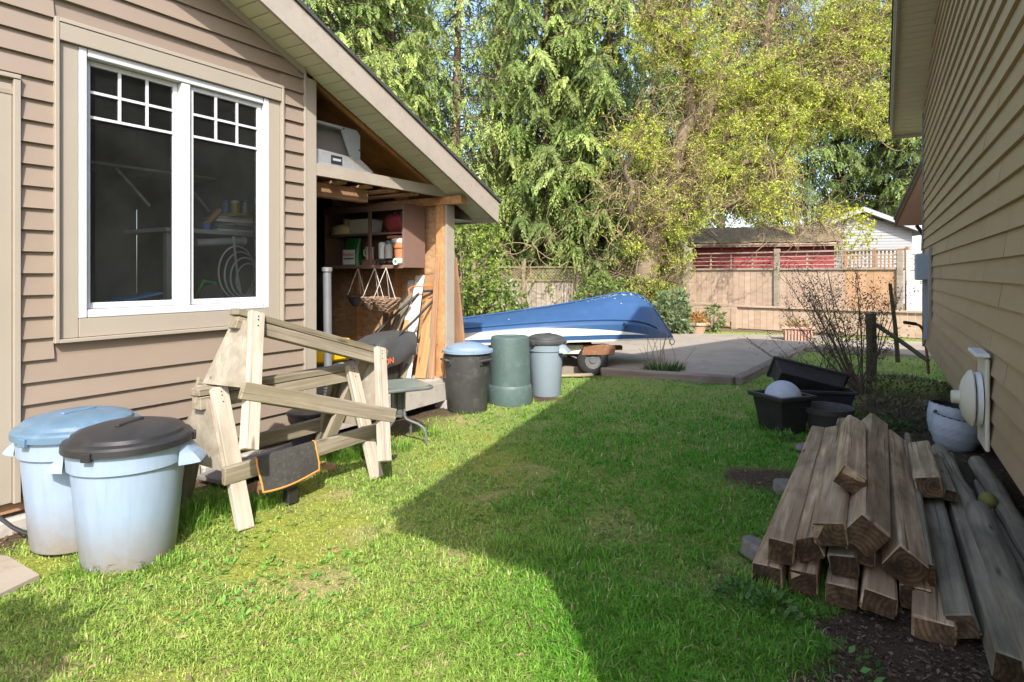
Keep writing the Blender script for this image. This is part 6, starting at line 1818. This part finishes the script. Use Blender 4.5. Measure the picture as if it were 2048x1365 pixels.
# brush lying on the shed roof and hanging over the fence
g = random.Random(66); br = MB()
for q_ in range(190):
    u = g.uniform(1375, 1700); v_ = g.uniform(360, 470); d = g.uniform(15.2, 18.2)
    p = px(u, v_, d); pts = [p.copy()]; dd = Vector((g.gauss(0, 1), g.gauss(0, .5), g.gauss(-.2, .6))).normalized()
    for _ in range(g.randint(5, 10)):
        dd = (dd + Vector((g.gauss(0, .45), g.gauss(0, .35), g.gauss(-.04, .4)))).normalized(); p = p + dd * .15; pts.append(p.copy())
    br.tube(pts, [.010 * (1 - .7 * i_ / len(pts)) + .002 for i_ in range(len(pts))], 3, cap=False)
o = br.obj("willow_twigs", m('twig_tan')); props(o, "tangle of pale bare twigs hanging over the red shed's roof", "twigs", kind="stuff")
g = random.Random(67); br = MB()
for q_ in range(60):
    u = g.uniform(930, 1300); v_ = g.uniform(470, 560); d = g.uniform(14.5, 17)
    p = px(u, v_, d); pts = [p.copy()]; dd = Vector((g.gauss(0, 1), g.gauss(0, .5), g.gauss(0, .5))).normalized()
    for _ in range(g.randint(4, 8)):
        dd = (dd + Vector((g.gauss(0, .3), g.gauss(0, .3), g.gauss(-.05, .3)))).normalized(); p = p + dd * .16; pts.append(p.copy())
    br.tube(pts, [.009 * (1 - .7 * i_ / len(pts)) + .002 for i_ in range(len(pts))], 3, cap=False)
o = br.obj("bare_twigs", m('twig_tan')); props(o, "bare brown twigs in front of the old lattice fence", "twigs", kind="stuff")

# ================================================================== red shed, white house, grey-roofed house, deck rail
S0_ = px(1385, 540, 18.6); S1_ = px(1668, 540, 17.4); S0_.z = S1_.z = 0
sd = S1_ - S0_; sl = sd.length
shed = thing("shed", "low red wooden shed with mossy brown roof behind the fence", "shed", S0_, math.atan2(sd.y, sd.x))
for q_ in range(9):
    z_ = .9 + .15 * q_
    MB().box(0, sl, -.02 - .002 * (q_ % 2), .0, z_, z_ + .147).obj("wall_board", m('shed_red'), shed)
MB().box(0, sl, .002, 2.4, 0, 2.22).obj("wall", m('shed_red'), shed)
MB().box(-.12, sl + .15, -.30, -.26, 2.13, 2.24).obj("fascia", m('house_beige'), shed, bevel=.004)
rf = MB()
nX, nY = 40, 8
Pr = [[(-.15 + (sl + .33) * i_ / nX, -.33 + 1.75 * j_ / nY, 2.25 + .58 * j_ / nY + random.uniform(-.015, .02)) for i_ in range(nX + 1)] for j_ in range(nY + 1)]
rf.grid(Pr); rf.obj("roof", m('moss_roof'), shed, True)
MB().prism([(-.3, 2.2), (1.42, 2.78), (1.42, 2.74), (-.3, 2.14)], -.14, sl + .17, 'x').obj("roof_deck", m('moss_roof'), shed, fixn=True)
# white house
p = px(1722, 520, 27.5)
wh = thing("house", "white clapboard gabled house beyond the fence", "house", (p.x, p.y, 0), R(-14))
hw = 2.05
for q_ in range(24):
    z_ = .6 + .13 * q_
    half = hw if z_ < 3.25 else max(.1, hw * (1 - (z_ - 3.25) / .85))
    if half > .12: MB().box(-half, half, -.015 - .012, .0, z_, z_ + .112).obj("clapboard", m('house_white'), wh)
MB().prism([(-hw, 0), (hw, 0), (hw, 3.2), (0, 4.1), (-hw, 3.2)], .002, 5).obj("wall", m('house_white'), wh, fixn=True)
for sg in (-1, 1):
    MB().prism([(0, 4.15), (sg * (hw + .45), 3.08), (sg * (hw + .45), 3.26), (0, 4.35)], -.45, 5).obj("roof_slope", m('shingle_grey'), wh, fixn=True)
    MB().prism([(0, 4.13), (sg * (hw + .47), 3.05), (sg * (hw + .47), 3.24), (0, 4.33)], -.48, -.451).obj("fascia", m('house_white'), wh, fixn=True)
# deck rail by it
p0 = px(1690, 500, 20.0); p1 = px(1815, 500, 18.5)
dk = thing("deck_railing", "brown deck railing in front of the white house", "railing", (p0.x, p0.y, 0), math.atan2((p1 - p0).y, (p1 - p0).x))
Ld = ((p1 - p0).xy).length
MB().box(0, Ld, -.05, .05, 2.06, 2.12).obj("top_rail", m('fence_orange'), dk, bevel=.005)
MB().box(0, Ld, -.03, .03, 1.45, 1.5).obj("bottom_rail", m('fence_orange'), dk)
for q_ in range(16):
    xx = Ld * (q_ + .5) / 16
    MB().box(xx - .02, xx + .02, -.02, .02, 1.5, 2.06).obj("baluster", m('fence_orange'), dk)
for xx in (0, Ld * .5, Ld): MB().box(xx - .05, xx + .05, -.06, .06, 0, 2.15).obj("post", m('fence_orange'), dk)
# beige house at the far right: the far half of its gable, seen from below
q0 = px(1790, 452, 17.0); q1 = px(1838, 352, 15.0)
gd = Vector((q1.x - q0.x, q1.y - q0.y, 0)); gl_ = gd.length; gsl = (q1.z - q0.z) / gl_
bh = thing("house", "beige house with grey shingled roof and wide eave at far right", "house", (q0.x, q0.y, 0), math.atan2(gd.y, gd.x))
zt_ = q0.z
MB().prism([(.5, 0), (4.5, 0), (4.5, zt_ + gsl * 4.5), (.5, zt_ + gsl * .5)], .75, 6).obj("wall", m('house_beige'), bh, fixn=True)
MB().prism([(0, zt_), (4.5, zt_ + gsl * 4.5), (4.5, zt_ + gsl * 4.5 + .03), (0, zt_ + .03)], .03, 6).obj("soffit", m('house_beige'), bh, fixn=True)
MB().prism([(0, zt_ + .16), (4.5, zt_ + gsl * 4.5 + .16), (4.5, zt_ + gsl * 4.5 + .22), (0, zt_ + .22)], -.04, 6).obj("roof", m('shingle_grey'), bh, fixn=True)
MB().prism([(0, zt_ - .01), (4.5, zt_ + gsl * 4.5 - .01), (4.5, zt_ + gsl * 4.5 + .158), (0, zt_ + .158)], -.01, .028).obj("fascia", m('bark_willow'), bh, fixn=True)
MB().tube([(.1, .5, zt_ - .02), (.25, .6, zt_ - .25), (.4, .7, zt_ - .45), (.42, .7, .1)], .05, 8).obj("downpipe", m('metal_black'), bh, True)
# white railing of a terrace behind the old fence
p0 = px(1196, 510, 19.5); p1 = px(1378, 510, 19.0)
wr = thing("terrace_railing", "white vertical-bar railing glimpsed behind the old fence", "railing", (p0.x, p0.y, 0), math.atan2((p1 - p0).y, (p1 - p0).x))
Ld = ((p1 - p0).xy).length
MB().box(0, Ld, -.03, .03, 2.0, 2.05).obj("top_rail", m('metal_box'), wr)
for q_ in range(22):
    xx = Ld * (q_ + .5) / 22
    MB().box(xx - .022, xx + .022, -.015, .015, 1.0, 2.0).obj("bar", m('metal_box'), wr)
# dark building behind the cedars
p = px(1270, 520, 29)
db = thing("house", "dim house wall glimpsed behind the cedar trunks", "house", (p.x, p.y, 0), 0)
MB().box(-6.5, 3.0, 0, 5, 0, 3.6).obj("wall", m('board_grey'), db)
MB().prism([(-.5, 3.5), (2.5, 5.0), (5.5, 3.5), (5.5, 3.65), (2.5, 5.15), (-.5, 3.65)], -7, 3.4, 'x').obj("roof", m('shingle_grey'), db, fixn=True)
# hedge far behind, closing the yard
props(bpy.data.objects["ground"], kind="structure")

# ================================================================== a small unseen tree added behind the camera to shade the bottom left corner
def added_shade_tree():
    g = random.Random(15); gn = np.random.default_rng(15)
    root = thing("added_shade_tree", "unseen leafy tree added behind the viewpoint for its shade", "tree", (-1.50, -0.28, 0))
    MB().tube([(0, 0, 0), (.03, .02, .7), (.0, .05, 1.5), (.05, .0, 2.2)], [.06, .05, .04, .02], 8).obj("trunk", m('bark_willow'), root, True, angle=60)
    n = 1300
    u_ = unit(gn.normal(0, 1, (n, 3))) * (gn.random(n) ** .45)[:, None]
    C = u_ * np.array((.34, .30, .32)) + np.array((0, 0, 2.05))
    cc = np.array((.14, .26, .04)) * (.7 + .6 * gn.random(n))[:, None]
    o = link_mesh("crown", leaves_mesh("crown", C, gn.normal(0, 1, (n, 3)), gn.normal(0, 1, (n, 3)), .10 + .06 * gn.random(n), .05 + .03 * gn.random(n), cc, .1), m('leaf'), root); o["kind"] = "stuff"
added_shade_tree()
